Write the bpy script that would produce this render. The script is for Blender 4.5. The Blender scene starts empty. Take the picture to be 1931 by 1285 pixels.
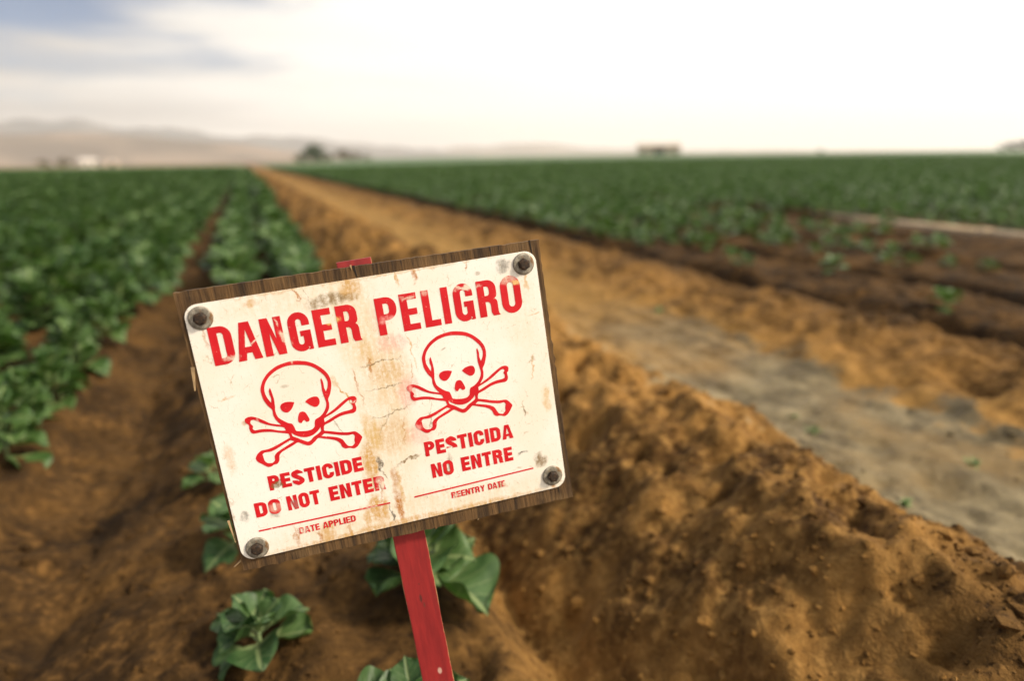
import bpy, bmesh, math, random
import numpy as np
from mathutils import Vector, Matrix, Euler

random.seed(7)
RNG = np.random.default_rng(11)
SC = bpy.context.scene
COL = SC.collection
R = math.radians

# ------------------------------------------------------------------ camera
cam_d = bpy.data.cameras.new('camera')
cam = bpy.data.objects.new('camera', cam_d)
COL.objects.link(cam)
right = Vector((0.93466333, -0.35527661, -0.01352768))
upv = Vector((0.1036142, 0.23579684, 0.96626288))
back = Vector((-0.34010081, -0.90453213, 0.25720236))
m = Matrix((right, upv, back)).transposed().to_4x4()
m.translation = (0, 0, 0.80)
cam.matrix_world = m
cam_d.sensor_width = 36.0
cam_d.lens = 24.0
cam_d.clip_start = 0.02
cam_d.clip_end = 60000
cam_d.dof.use_dof = True
cam_d.dof.focus_distance = 0.726
cam_d.dof.aperture_fstop = 2.0
SC.camera = cam

# ------------------------------------------------------------------ sky and sun
SUN_AZ, SUN_EL = 124.0, 42.0           # azimuth from +Y towards +X
sun_dir = Vector((math.cos(R(SUN_EL)) * math.sin(R(SUN_AZ)), math.cos(R(SUN_EL)) * math.cos(R(SUN_AZ)), math.sin(R(SUN_EL))))
W = bpy.data.worlds.new('World'); SC.world = W; W.use_nodes = True
nt = W.node_tree; nt.nodes.clear()
def N(nt, t, **kw):
    n = nt.nodes.new(t)
    ins = kw.pop('ins', {})
    for k, v in kw.items(): setattr(n, k, v)
    for k, v in ins.items():
        s = n.inputs[k]
        if isinstance(v, bpy.types.NodeSocket): nt.links.new(v, s)
        else: s.default_value = v
    return n
def MATH(nt, op, a, b=0.0, c=None, clamp=False):
    n = nt.nodes.new('ShaderNodeMath'); n.operation = op; n.use_clamp = clamp
    for i, v in enumerate((a, b, c)):
        if v is None: continue
        if isinstance(v, bpy.types.NodeSocket): nt.links.new(v, n.inputs[i])
        else: n.inputs[i].default_value = v
    return n.outputs[0]
def SMOOTH(nt, v, a, b):
    n = N(nt, 'ShaderNodeMapRange', interpolation_type='SMOOTHSTEP', ins={'Value': v, 'From Min': a, 'From Max': b})
    return n.outputs[0]
def MIX(nt, f, a, b, blend='MIX'):
    n = nt.nodes.new('ShaderNodeMix'); n.data_type = 'RGBA'; n.blend_type = blend
    for i, v in ((0, f), (6, a), (7, b)):
        s = n.inputs[i]
        if isinstance(v, bpy.types.NodeSocket): nt.links.new(v, s)
        else: s.default_value = (*v, 1) if (i > 0 and len(v) == 3) else v
    return n.outputs[2]
def NOISE(nt, vec, scale, detail=4, rough=0.55, dist=0.0):
    return N(nt, 'ShaderNodeTexNoise', ins={'Vector': vec, 'Scale': scale, 'Detail': detail, 'Roughness': rough, 'Distortion': dist}).outputs[0]

SKYOFF, SKYK = (2.3, 4.2, 0.0), 0.074
sky = N(nt, 'ShaderNodeTexSky', sky_type='NISHITA', sun_disc=False)
sky.sun_elevation = R(SUN_EL); sky.sun_rotation = R(SUN_AZ); sky.air_density = 1.0; sky.dust_density = 0.15; sky.ozone_density = 3.0
tc = N(nt, 'ShaderNodeTexCoord')
sep = N(nt, 'ShaderNodeSeparateXYZ', ins={0: tc.outputs['Generated']})
dx, dy, dz = sep.outputs
den = MATH(nt, 'ADD', MATH(nt, 'MAXIMUM', dz, 0.0), 0.09)
cu = MATH(nt, 'DIVIDE', dx, den); cv = MATH(nt, 'DIVIDE', dy, den)
cuv = N(nt, 'ShaderNodeCombineXYZ', ins={0: cu, 1: cv, 2: 0.0}).outputs[0]
n_big = NOISE(nt, N(nt, 'ShaderNodeMapping', ins={'Vector': cuv, 'Location': SKYOFF}).outputs[0], 0.42, 5, 0.5, 0.3)
n_med = NOISE(nt, N(nt, 'ShaderNodeMapping', ins={'Vector': cuv, 'Location': (3.7, 1.2, 0)}).outputs[0], 1.1, 6, 0.55, 0.4)
# overcast deck that thickens towards the sun's side and breaks up on the far side
side = MATH(nt, 'ADD', MATH(nt, 'MULTIPLY', dx, 0.80), MATH(nt, 'MULTIPLY', dy, -0.22))      # -1 .. 1
cover = MATH(nt, 'ADD', MATH(nt, 'ADD', MATH(nt, 'MULTIPLY', n_big, 0.75), MATH(nt, 'MULTIPLY', n_med, 0.35)), MATH(nt, 'MULTIPLY', side, 0.42))
low = MATH(nt, 'SUBTRACT', 0.26, MATH(nt, 'MULTIPLY', dz, 1.6))                              # the deck closes up with distance
low = MATH(nt, 'MAXIMUM', low, -0.05)
cover = MATH(nt, 'ADD', cover, low)
mask = SMOOTH(nt, cover, 0.30, 0.52)
sunv = N(nt, 'ShaderNodeVectorMath', operation='DOT_PRODUCT', ins={0: tc.outputs['Generated'], 1: sun_dir}).outputs['Value']
glow = SMOOTH(nt, sunv, -0.60, 0.02)
glow2 = SMOOTH(nt, sunv, 0.0, 0.9)
thick = SMOOTH(nt, NOISE(nt, N(nt, 'ShaderNodeMapping', ins={'Vector': cuv, 'Location': (9.1, 4.3, 0), 'Scale': (0.30, 0.50, 1)}).outputs[0], 0.9, 5, 0.5, 0.2), 0.31, 0.58)
grey = MIX(nt, thick, (1.28, 1.23, 1.14), (0.62, 0.60, 0.58))
cloud = MIX(nt, MATH(nt, 'MULTIPLY', glow, 1.0), grey, (1.60, 1.54, 1.42))
cloud = MIX(nt, glow2, cloud, (2.2, 2.08, 1.86))
skyc = MIX(nt, 1.0, sky.outputs[0], (SKYK * .80, SKYK, SKYK * 1.25), 'MULTIPLY')
out_c = MIX(nt, mask, skyc, cloud)
bg = N(nt, 'ShaderNodeBackground', ins={'Color': out_c, 'Strength': 0.80})
wo = N(nt, 'ShaderNodeOutputWorld', ins={'Surface': bg.outputs[0]})

sd = bpy.data.lights.new('sun', 'SUN'); sd.energy = 4.6; sd.angle = R(8); sd.color = (1.0, 0.88, 0.70)
sun = bpy.data.objects.new('sun', sd); COL.objects.link(sun)
sun.rotation_euler = sun_dir.to_track_quat('Z', 'Y').to_euler()
sun.location = (20, -8, 20)

SC.view_settings.view_transform = 'Standard'
SC.view_settings.look = 'None'
SC.view_settings.exposure = 0.12
SC.view_settings.gamma = 1.0
SC.view_settings.use_curve_mapping = False
SC.render.engine = 'CYCLES'
SC.cycles.use_denoising = True
SC.cycles.max_bounces = 8
SC.cycles.volume_bounces = 5

# ------------------------------------------------------------------ helpers
def link(name, mesh, mat=None, parent=None):
    o = bpy.data.objects.new(name, mesh); COL.objects.link(o)
    if mat is not None and not mesh.materials: mesh.materials.append(mat)
    if parent is not None: o.parent = parent
    return o
def empty(name, loc):
    o = bpy.data.objects.new(name, None); COL.objects.link(o); o.location = loc; o.empty_display_size = 0.05
    return o
def tag(o, label=None, cat=None, group=None, kind=None):
    if label: o['label'] = label
    if cat: o['category'] = cat
    if group: o['group'] = group
    if kind: o['kind'] = kind
    return o
def pymesh(name, v, f, smooth=False):
    me = bpy.data.meshes.new(name); me.from_pydata([tuple(p) for p in v], [], [tuple(q) for q in f]); me.update()
    if smooth: me.polygons.foreach_set('use_smooth', [True] * len(me.polygons))
    return me
def npmesh(name, v, quads, smooth=True):
    me = bpy.data.meshes.new(name)
    v = np.asarray(v, np.float32); quads = np.asarray(quads, np.int32)
    k = quads.shape[1]
    me.vertices.add(len(v)); me.vertices.foreach_set('co', v.ravel())
    me.loops.add(quads.size); me.loops.foreach_set('vertex_index', quads.ravel())
    me.polygons.add(len(quads)); me.polygons.foreach_set('loop_start', np.arange(0, quads.size, k, dtype=np.int32))
    me.update(calc_edges=True)
    me.polygons.foreach_set('use_smooth', np.full(len(quads), smooth))
    return me
def bmmesh(name, bm, smooth=False):
    me = bpy.data.meshes.new(name); bm.to_mesh(me); bm.free()
    if smooth: me.polygons.foreach_set('use_smooth', [True] * len(me.polygons))
    return me
def box(bm, x0, x1, y0, y1, z0, z1):
    r = bmesh.ops.create_cube(bm, size=1.0)
    for v in r['verts']:
        v.co = Vector((x0 + (v.co.x + .5) * (x1 - x0), y0 + (v.co.y + .5) * (y1 - y0), z0 + (v.co.z + .5) * (z1 - z0)))
    return r['verts']
def mat(name):
    m = bpy.data.materials.new(name); m.use_nodes = True
    nt = m.node_tree
    return m, nt, nt.nodes['Principled BSDF']
def simple(name, col, rough=0.8, var=0.25, scale=20.0, metal=0.0, bump=0.0):
    m, nt, b = mat(name)
    oc = N(nt, 'ShaderNodeTexCoord').outputs['Object']
    n = NOISE(nt, oc, scale, 5)
    c = MIX(nt, SMOOTH(nt, n, 0.3, 0.7), tuple(x * (1 - var) for x in col), tuple(min(1, x * (1 + var)) for x in col))
    nt.links.new(c, b.inputs['Base Color'])
    b.inputs['Roughness'].default_value = rough; b.inputs['Metallic'].default_value = metal
    if bump:
        bp = N(nt, 'ShaderNodeBump', ins={'Height': n, 'Strength': bump, 'Distance': 0.01})
        nt.links.new(bp.outputs[0], b.inputs['Normal'])
    return m

# numpy gradient noise
_perm = np.random.default_rng(3).permutation(256)
_perm = np.concatenate([_perm, _perm, _perm])
_ang = np.random.default_rng(5).uniform(0, 2 * np.pi, 256)
_gx, _gy = np.cos(_ang), np.sin(_ang)
def pn(x, y):
    xi = np.floor(x).astype(np.int64); yi = np.floor(y).astype(np.int64)
    xf = x - xi; yf = y - yi
    u = xf * xf * xf * (xf * (xf * 6 - 15) + 10); v = yf * yf * yf * (yf * (yf * 6 - 15) + 10)
    def g(ix, iy, fx, fy):
        h = _perm[(_perm[ix & 255] + iy) & 255]
        return _gx[h] * fx + _gy[h] * fy
    a = g(xi, yi, xf, yf); b = g(xi + 1, yi, xf - 1, yf)
    c = g(xi, yi + 1, xf, yf - 1); d = g(xi + 1, yi + 1, xf - 1, yf - 1)
    return (a + u * (b - a)) * (1 - v) + (c + u * (d - c)) * v * 1.0
def sstep(x, a, b):
    t = np.clip((x - a) / (b - a), 0, 1); return t * t * (3 - 2 * t)

# ------------------------------------------------------------------ ground
KX = [-.75, -.62, -.43, -.25, -.12, .28, .36, .47, .58, .72, .88, 1.05, 1.17, 1.32, 1.6, 1.95, 2.12, 2.35, 2.60, 2.85, 3.06, 3.25]
KZ = [.0, -.03, -.11, -.03, .0, .0, -.01, -.15, -.05, .05, .115, .175, .15, .03, .0, .01, .05, .10, .09, .0, -.13, -.02]
def profile(X):
    z = np.interp(X, KX, KZ)
    def beds(c0):
        ph = np.abs((X - c0 + .5) % 1.0 - .5)
        return -.12 * sstep(ph, .28, .48)
    far = 1 - sstep(np.abs(X), 25, 45)
    z = np.where(X < -.62, beds(-.90) * far, z)
    z = np.where(X > 3.06, beds(3.56) * far, z)
    return z
def ground_z(X, Y, fine=True):
    X = np.asarray(X, float); Y = np.asarray(Y, float)
    wob = .05 * pn(Y * .55, X * 0 + 3.1) + .02 * pn(Y * 1.7, X * 0 + 8.3)
    z = profile(X + wob + .075 * (1 - sstep(Y, .55, 1.5)) * sstep(X, .55, .8))
    dist = np.hypot(X, Y)
    berm = np.exp(-((X - .92) / .42) ** 2) + .6 * np.exp(-((X - 2.42) / .42) ** 2)
    berm = np.clip(berm, 0, 1)
    track = sstep(X, 1.25, 1.42) * (1 - sstep(X, 1.85, 2.05))
    amp = .34 + .24 * (1 - sstep(X, .25, .5)) + .80 * berm - .06 * track + .25 * sstep(X, 2.8, 3.2)
    amp = amp * (1 - sstep(dist, 40, 90))
    z = z + berm * (.10 * pn(X * .9 + 5, Y * .8) + .05 * pn(X * 2.1, Y * 1.7 + 7))
    if fine:
        w1 = pn(X * 3.1, Y * 2.6); w2 = pn(X * 6.3 + 4, Y * 5.5); w3 = pn(X * 12.7, Y * 11.9 + 2)
        w4 = pn(X * 25 + 1, Y * 25); w5 = pn(X * 47, Y * 47 + 9)
        rid = (.5 - np.abs(pn(X * 8 + 20 + .3 * w1, Y * 6 + 11))) - .25 + .5 * (.3 - np.abs(pn(X * 19 + 2, Y * 17 + 4 + w2))) + .28 * (.3 - np.abs(pn(X * 36 + w3, Y * 36)))
        pit = -np.clip(pn(X * 9 + 40, Y * 9 + 3) - .22, 0, 1)
        z = z + amp * (.070 * w1 + .052 * w2 + .030 * w3 + .0170 * w4 + .0085 * w5 + .034 * rid + .16 * pit * (.35 + berm))
    z = z + track * (.016 * pn(X * 9, Y * .7) - .010 * np.exp(-((X - 1.52 - .04 * pn(Y * .8, X * 0)) / .05) ** 2) - .010 * np.exp(-((X - 1.80) / .06) ** 2))
    # the wide field swells very gently towards the far right
    z = z + 1.4 * sstep(Y, 25, 220) * sstep(X, 2, 60)
    return z
def axis():
    def grow(start, sgn, n_hold):
        out, x, s, ref = [], start, .018, 0
        while abs(x) < 9500:
            d = abs(x - start)
            if d < n_hold: s = min(.16, .018 + .03 * d)
            else: s *= 1.10
            x += sgn * s; out.append(x)
        return out
    mid = list(np.arange(-1.5, -.5, .018)) + list(np.arange(-.5, 1.5, .0115)) + list(np.arange(1.5, 3.9001, .018))
    return np.array(grow(-1.5, -1, 9)[::-1] + mid + grow(mid[-1], 1, 26))
xs = axis()
ys = [-9000, -3000, -1000, -300, -100, -40, -20, -10, -6, -4, -3, -2.2, -1.6, -1.1, -.7, -.4, -.2, 0, .12, .22]
y = .30
while y < 9500:
    ys.append(y)
    y += .0115 if y < 1.6 else .018 if y < 2.4 else (.0092 * y - .0041 if y < 60 else .06 * y)
ys = np.array(ys)
GX, GY = np.meshgrid(xs, ys)
GZ = ground_z(GX, GY)
nx, ny = len(xs), len(ys)
idx = np.arange(nx * ny).reshape(ny, nx)
quads = np.stack([idx[:-1, :-1], idx[:-1, 1:], idx[1:, 1:], idx[1:, :-1]], -1).reshape(-1, 4)
me = npmesh('ground', np.stack([GX, GY, GZ], -1).reshape(-1, 3), quads)

ms, nt, b = mat('soil')
geo = N(nt, 'ShaderNodeTexCoord').outputs['Object']
sp = N(nt, 'ShaderNodeSeparateXYZ', ins={0: geo})
X_, Y_ = sp.outputs[0], sp.outputs[1]
nA = NOISE(nt, geo, 1.3, 6, .6, .3); nB = NOISE(nt, geo, 7.0, 6, .6); nC = NOISE(nt, geo, 42.0, 5, .65); nD = NOISE(nt, geo, 190.0, 3, .7)
dry = MATH(nt, 'ADD', MATH(nt, 'MULTIPLY', nA, .55), MATH(nt, 'MULTIPLY', nB, .45))
dry = SMOOTH(nt, dry, .36, .62)
soil = MIX(nt, dry, (.050, .0235, .0060), (.290, .148, .039))
soil = MIX(nt, MATH(nt, 'MULTIPLY', SMOOTH(nt, nC, .45, .72), .7), soil, (.37, .205, .062))
soil = MIX(nt, MATH(nt, 'MULTIPLY', SMOOTH(nt, nC, .46, .24), .8), soil, (.045, .020, .006))
# darker soil in the planted beds and furrows; lighter sandy soil thrown up on the banks
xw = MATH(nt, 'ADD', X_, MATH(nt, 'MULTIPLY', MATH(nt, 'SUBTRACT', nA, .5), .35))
dark_soil_l = SMOOTH(nt, xw, .43, .22)
dark_soil_r = SMOOTH(nt, xw, 2.0, 2.9)
damp = MATH(nt, 'MULTIPLY', MATH(nt, 'MAXIMUM', dark_soil_l, dark_soil_r), .90)
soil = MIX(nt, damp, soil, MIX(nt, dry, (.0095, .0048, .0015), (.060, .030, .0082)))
corner_shade = N(nt, 'ShaderNodeVectorMath', operation='LENGTH', ins={0: N(nt, 'ShaderNodeVectorMath', operation='MULTIPLY', ins={0: N(nt, 'ShaderNodeVectorMath', operation='SUBTRACT', ins={0: geo, 1: (.98, .42, 0)}).outputs[0], 1: (1.6, 1.25, 0)}).outputs[0]}).outputs['Value']  # frame-corner shading painted into the near bank's soil colour
corner_shade = SMOOTH(nt, MATH(nt, 'ADD', corner_shade, MATH(nt, 'ADD', MATH(nt, 'MULTIPLY', nA, .7), MATH(nt, 'MULTIPLY', nB, .5))), 1.12, .72)
soil = MIX(nt, MATH(nt, 'MULTIPLY', corner_shade, .8), soil, MIX(nt, nC, (.018, .0085, .0025), (.110, .056, .016)))
crumb = MATH(nt, 'MULTIPLY', MATH(nt, 'ADD', damp, corner_shade), .9)
soil = MIX(nt, MATH(nt, 'MULTIPLY', MATH(nt, 'MULTIPLY', SMOOTH(nt, nC, .50, .66), SMOOTH(nt, nB, .40, .62)), MATH(nt, 'MULTIPLY', crumb, .75)), soil, (.185, .092, .026))
soil = MIX(nt, MATH(nt, 'MULTIPLY', SMOOTH(nt, nC, .47, .34), MATH(nt, 'MULTIPLY', crumb, .7)), soil, (.010, .005, .0016))
# pale silt washed along the track
yfade = SMOOTH(nt, MATH(nt, 'ADD', Y_, MATH(nt, 'MULTIPLY', nA, 2.2)), 5.0, 2.6)
xr = MATH(nt, 'ADD', xw, MATH(nt, 'ADD', MATH(nt, 'MULTIPLY', MATH(nt, 'SUBTRACT', nB, .5), .75), MATH(nt, 'MULTIPLY', MATH(nt, 'SUBTRACT', nC, .5), .25)))
trk = MATH(nt, 'MULTIPLY', SMOOTH(nt, xr, 1.15, 1.24), SMOOTH(nt, xr, 2.04, 1.90))
trk2 = MATH(nt, 'MULTIPLY', trk, yfade)
silt = MIX(nt, SMOOTH(nt, nB, .35, .65), (.078, .060, .029), (.220, .178, .100))
silt = MIX(nt, SMOOTH(nt, nC, .48, .28), silt, (.055, .043, .026))
silt = MIX(nt, MATH(nt, 'MULTIPLY', SMOOTH(nt, nA, .50, .66), .65), silt, (.190, .118, .038))
soil = MIX(nt, MATH(nt, 'MULTIPLY', trk2, .95), soil, silt)
# further along, the track is dry straw-coloured dust
soil = MIX(nt, MATH(nt, 'MULTIPLY', MATH(nt, 'MULTIPLY', SMOOTH(nt, xw, 1.10, 1.45), SMOOTH(nt, xw, 2.25, 1.75)), MATH(nt, 'SUBTRACT', .75, MATH(nt, 'MULTIPLY', trk2, .75))), soil, MIX(nt, nB, (.20, .110, .030), (.31, .185, .055)))
# far off: fallow dry fields
dd = N(nt, 'ShaderNodeVectorMath', operation='LENGTH', ins={0: geo}).outputs['Value']
soil = MIX(nt, SMOOTH(nt, dd, 60, 160), soil, MIX(nt, NOISE(nt, geo, .004, 3), (.20, .125, .07), (.28, .185, .115)))
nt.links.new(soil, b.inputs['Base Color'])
nt.links.new(MATH(nt, 'SUBTRACT', .95, MATH(nt, 'MULTIPLY', trk2, .38)), b.inputs['Roughness'])
b.inputs['Specular IOR Level'].default_value = .15
hgt = MATH(nt, 'ADD', MATH(nt, 'MULTIPLY', nC, 1.0), MATH(nt, 'MULTIPLY', nD, .45))
bp = N(nt, 'ShaderNodeBump', ins={'Height': hgt, 'Strength': .6, 'Distance': .014})
nt.links.new(bp.outputs[0], b.inputs['Normal'])
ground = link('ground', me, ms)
tag(ground, 'ploughed brown soil with furrows, banks and a dirt track', kind='structure')

# clods and crumbs of earth: nobody could count them
def clods():
    base = bmesh.new(); bmesh.ops.create_icosphere(base, subdivisions=1, radius=1.0)
    bv = np.array([v.co[:] for v in base.verts]); bf = np.array([[v.index for v in f.verts] for f in base.faces]); base.free()
    n = 18000
    r = RNG.random(n)
    X = np.where(r < .38, RNG.normal(.90, .26, n), np.where(r < .52, RNG.normal(2.3, .30, n), np.where(r < .84, RNG.uniform(-.6, .6, n), RNG.uniform(-.6, 5.5, n))))
    Y = .42 + 6.0 * RNG.random(n) ** 1.6
    # crumbs gather in drifts
    keep = pn(X * 2.3 + 9, Y * 2.0) + RNG.normal(0, .22, n) > -.05
    X, Y = X[keep], Y[keep]; n = len(X)
    S = .0020 + .013 * RNG.random(n) ** 9 + .0035 * RNG.random(n)
    S = np.where(np.abs(X - 1.6) < .28, S * .7, S)
    Z = ground_z(X, Y)
    A = RNG.uniform(0, 6.28, n); ca, sa = np.cos(A)[:, None], np.sin(A)[:, None]
    P = bv[None] * RNG.uniform(.65, 1.3, (n, len(bv), 1)) * np.stack([np.ones(n), RNG.uniform(.6, 1.2, n), RNG.uniform(.5, .9, n)], 1)[:, None] * S[:, None, None]
    px = P[..., 0] * ca - P[..., 1] * sa + X[:, None]; py = P[..., 0] * sa + P[..., 1] * ca + Y[:, None]; pz = P[..., 2] + (Z - S * .05)[:, None]
    return npmesh('soil_clods', np.stack([px, py, pz], -1).reshape(-1, 3), (bf[None] + (np.arange(n) * len(bv))[:, None, None]).reshape(-1, 3), False)
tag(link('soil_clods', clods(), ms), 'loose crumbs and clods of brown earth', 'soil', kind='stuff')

# ------------------------------------------------------------------ hills and far land
def hill_range(name, x0, y0, x1, y1, hts, depth, col, label, seed):
    n, k = 120, 14
    d = Vector((x1 - x0, y1 - y0, 0)).normalized(); nrm = Vector((-d.y, d.x, 0))
    V, F = [], []
    L = math.hypot(x1 - x0, y1 - y0)
    for i in range(n + 1):
        t = i / n
        h = np.interp(t, np.linspace(0, 1, len(hts)), hts)
        for j in range(k + 1):
            s = j / k
            prof = math.sin(math.pi * min(1, s * 1.0)) ** 1.2
            nz = float(pn(np.array([t * L / 700 + seed]), np.array([s * depth / 700 + seed * 2]))[0]) + .5 * float(pn(np.array([t * L / 260 + seed]), np.array([s * depth / 260]))[0])
            z = h * prof * (1 + .55 * nz) - 8 * (1 - prof)
            p = Vector((x0, y0, 0)) + d * (t * L) + nrm * (s * depth)
            V.append((p.x, p.y, z))
    for i in range(n):
        for j in range(k):
            a = i * (k + 1) + j; F.append((a, a + k + 1, a + k + 2, a + 1))
    mm, nt, b = mat(name)
    oc = N(nt, 'ShaderNodeTexCoord').outputs['Object']
    c = MIX(nt, SMOOTH(nt, NOISE(nt, oc, .0035, 5), .4, .62), col[0], col[1])
    nt.links.new(c, b.inputs['Base Color']); b.inputs['Roughness'].default_value = 1
    o = link(name, pymesh(name, V, F, True), mm)
    tag(o, label, kind='structure')
hill_range('hills', 300, 3300, -2600, 2700, [5, 60, 110, 140, 160, 165, 150], 1300, ((.13, .105, .085), (.23, .175, .135)), 'dry tan foothills beyond the fields', 2)
hill_range('mountains', 1900, 7600, -6000, 6300, [60, 140, 230, 290, 350, 390, 410], 2600, ((.05, .06, .07), (.09, .09, .09)), 'blue grey mountain range in the haze', 6)
hill_range('far_ridge', 5600, 5200, 900, 7600, [20, 40, 60, 95, 110, 70, 45], 1800, ((.16, .15, .13), (.24, .21, .17)), 'pale far ridge fading in the haze', 13)

# ------------------------------------------------------------------ crop plants
def leaf_mesh(name, L=.12, Wd=.09, pet=.35, nt_=16, ns=8, droop=.5, cup=.25, wave=.12, seed=0):
    rs = np.random.default_rng(seed)
    V, F, UV = [], [], []
    ph = rs.uniform(0, 6.28, 4)
    for i in range(nt_ + 1):
        t = i / nt_
        t = t + .16 * t * t * (1 - t) * 1.6          # more rings towards the tip
        t = min(1.0, t)
        tt = max(0, (t - pet) / (1 - pet))
        w = .032 + (Wd / L) * .5 * (math.sqrt(max(0, 1 - (2 * tt ** .85 - 1) ** 2)) if tt > 0 else 0)
        if t >= 1: w = .07 * Wd / L
        yy = t; zz = .55 * t - droop * t * t
        for j in range(ns + 1):
            s = j / ns * 2 - 1
            x = s * w * (1 + .05 * math.sin(13 * t + ph[0] + s) + .025 * math.sin(24 * t + ph[2]))
            y2 = yy - .11 * s * s * tt * tt
            z = zz + cup * w * s * s + wave * abs(s) ** 2 * tt * math.sin(t * 11 + ph[1] + (0 if s > 0 else ph[2])) * .6 + .02 * math.sin(7 * s + 9 * t + ph[3]) * tt
            V.append((x * L, y2 * L, z * L)); UV.append((s, t))
    for i in range(nt_):
        for j in range(ns):
            a = i * (ns + 1) + j; F.append((a, a + 1, a + ns + 2, a + ns + 1))
    me = pymesh(name, V, F, True)
    uv = me.uv_layers.new(name='UVMap')
    for l in me.loops: uv.data[l.index].uv = UV[l.vertex_index]
    return me
def leaf_mat(name, dark, light, vein, rough=.42):
    m, nt, b = mat(name)
    uvn = N(nt, 'ShaderNodeUVMap', uv_map='UVMap').outputs[0]
    s = N(nt, 'ShaderNodeSeparateXYZ', ins={0: uvn})
    au = MATH(nt, 'ABSOLUTE', s.outputs[0])
    oi = N(nt, 'ShaderNodeObjectInfo').outputs['Random']
    oc = N(nt, 'ShaderNodeTexCoord').outputs['Object']
    n1 = NOISE(nt, oc, 28, 4)
    c = MIX(nt, SMOOTH(nt, n1, .3, .7), dark, light)
    c = MIX(nt, MATH(nt, 'MULTIPLY', oi, .45), c, tuple(x * y for x, y in zip(light, (1.35, 1.2, .9))))
    side = MATH(nt, 'PINGPONG', MATH(nt, 'SUBTRACT', MATH(nt, 'MULTIPLY', s.outputs[1], 6.0), MATH(nt, 'MULTIPLY', au, 2.0)), .5)
    vm = MATH(nt, 'MULTIPLY', SMOOTH(nt, side, .09, .03), SMOOTH(nt, au, 1.0, .5))
    mid = SMOOTH(nt, au, .13, .05)
    vv = MATH(nt, 'MAXIMUM', MATH(nt, 'MULTIPLY', vm, .45), mid)
    pet = SMOOTH(nt, s.outputs[1], .40, .30)
    vv = MATH(nt, 'MAXIMUM', vv, pet)
    c = MIX(nt, MATH(nt, 'MULTIPLY', vv, .8), c, vein)
    nt.links.new(c, b.inputs['Base Color'])
    b.inputs['Roughness'].default_value = rough; b.inputs['Specular IOR Level'].default_value = .28
    bp = N(nt, 'ShaderNodeBump', ins={'Height': MATH(nt, 'ADD', MATH(nt, 'MULTIPLY', vv, -.6), MATH(nt, 'MULTIPLY', n1, .5)), 'Strength': .5, 'Distance': .004})
    nt.links.new(bp.outputs[0], b.inputs['Normal'])
    tr = N(nt, 'ShaderNodeBsdfTranslucent', ins={'Color': MIX(nt, 1.0, c, (1.2, 1.5, .6), 'MULTIPLY')})
    mx = N(nt, 'ShaderNodeMixShader', ins={0: .22, 1: b.outputs[0], 2: tr.outputs[0]})
    nt.links.new(mx.outputs[0], nt.nodes['Material Output'].inputs[0])
    return m
LM = leaf_mat('crop_leaf', (.022, .056, .015), (.062, .122, .034), (.18, .24, .09))
LMY = leaf_mat('young_crop_leaf', (.026, .066, .021), (.070, .132, .046), (.22, .28, .12))
STEM = simple('crop_stem', (.20, .27, .11), .6)
LEAVES = [leaf_mesh('leaf', seed=i, L=.12, Wd=.088 + .010 * (i % 3), pet=.30, droop=.30 + .14 * (i % 4), cup=.25 + .22 * (i % 3), wave=.10 + .05 * (i % 3)) for i in range(6)]
for l in LEAVES: l.materials.append(LMY)
LEAVES_M = [l.copy() for l in LEAVES]
for l in LEAVES_M: l.materials.clear(); l.materials.append(LM)
LOW = [leaf_mesh('leaf', nt_=6, ns=4, seed=30 + i, L=.12, Wd=.088 + .012 * (i % 3), droop=.30 + .12 * (i % 4), cup=.1 + .15 * (i % 3), wave=.14) for i in range(6)]
def stem_mesh(h=.08, r=.006):
    bm = bmesh.new(); bmesh.ops.create_cone(bm, segments=8, radius1=r, radius2=r * .6, depth=h, cap_ends=True)
    for v in bm.verts: v.co.z += h / 2 - .015
    return bmmesh('stem', bm, True)
STEM_ME = stem_mesh()
STEM_ME.materials.append(STEM)
def leaf_xforms(rs, n, spread=1.0, up=(.25, 1.15), h0=.02, h1=.07, s0=.75, s1=1.1):
    out, a = [], rs.uniform(0, 6.28)
    for i in range(n):
        f = i / max(1, n - 1)
        el = up[0] + (up[1] - up[0]) * f + rs.uniform(-.15, .15)
        a += 2.4 + rs.uniform(-.35, .35)
        sc = (s1 + (s0 - s1) * f ** 1.5) * rs.uniform(.85, 1.15) * spread
        M = Matrix.Translation((0, 0, h0 + (h1 - h0) * f)) @ Matrix.Rotation(a, 4, 'Z') @ Matrix.Rotation(el - .35, 4, 'X') @ Matrix.Rotation(rs.uniform(-.35, .35), 4, 'Y') @ Matrix.Scale(sc, 4)
        out.append(M)
    return out
def joined_plant(seed, n, material, spread=1.0, **kw):
    rs = np.random.default_rng(seed)
    bm = bmesh.new()
    for M in leaf_xforms(rs, n, spread, **kw):
        src = LOW[rs.integers(len(LOW))]
        k = len(bm.verts)
        bm.from_mesh(src); bm.verts.ensure_lookup_table()
        bmesh.ops.transform(bm, matrix=M, verts=bm.verts[k:])
    me = bmmesh('broccoli_plant', bm, True); me.materials.append(material)
    return me
BIG = [joined_plant(100 + i, 20, LM, 1.30, up=(.05, 1.2), h0=.04, h1=.17) for i in range(6)]
MIDP = [joined_plant(200 + i, 11, LM, 1.15, up=(.2, 1.2), h0=.02, h1=.08) for i in range(6)]
def part_plant(name, loc, n, scale, seed, mature=False, rot=0, **kw):
    rs = np.random.default_rng(seed)
    root = empty(name, loc)
    root.rotation_euler = (0, 0, rot)
    root.scale = (scale,) * 3
    link('stem', STEM_ME, STEM, root)
    src = LEAVES_M if mature else LEAVES
    for M in leaf_xforms(rs, n, 1.0, **kw):
        o = link('leaf', src[rs.integers(len(src))], None, root)
        o.matrix_local = M
    return root
def gz(x, y): return float(ground_z(np.array([x]), np.array([y]))[0])

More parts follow.
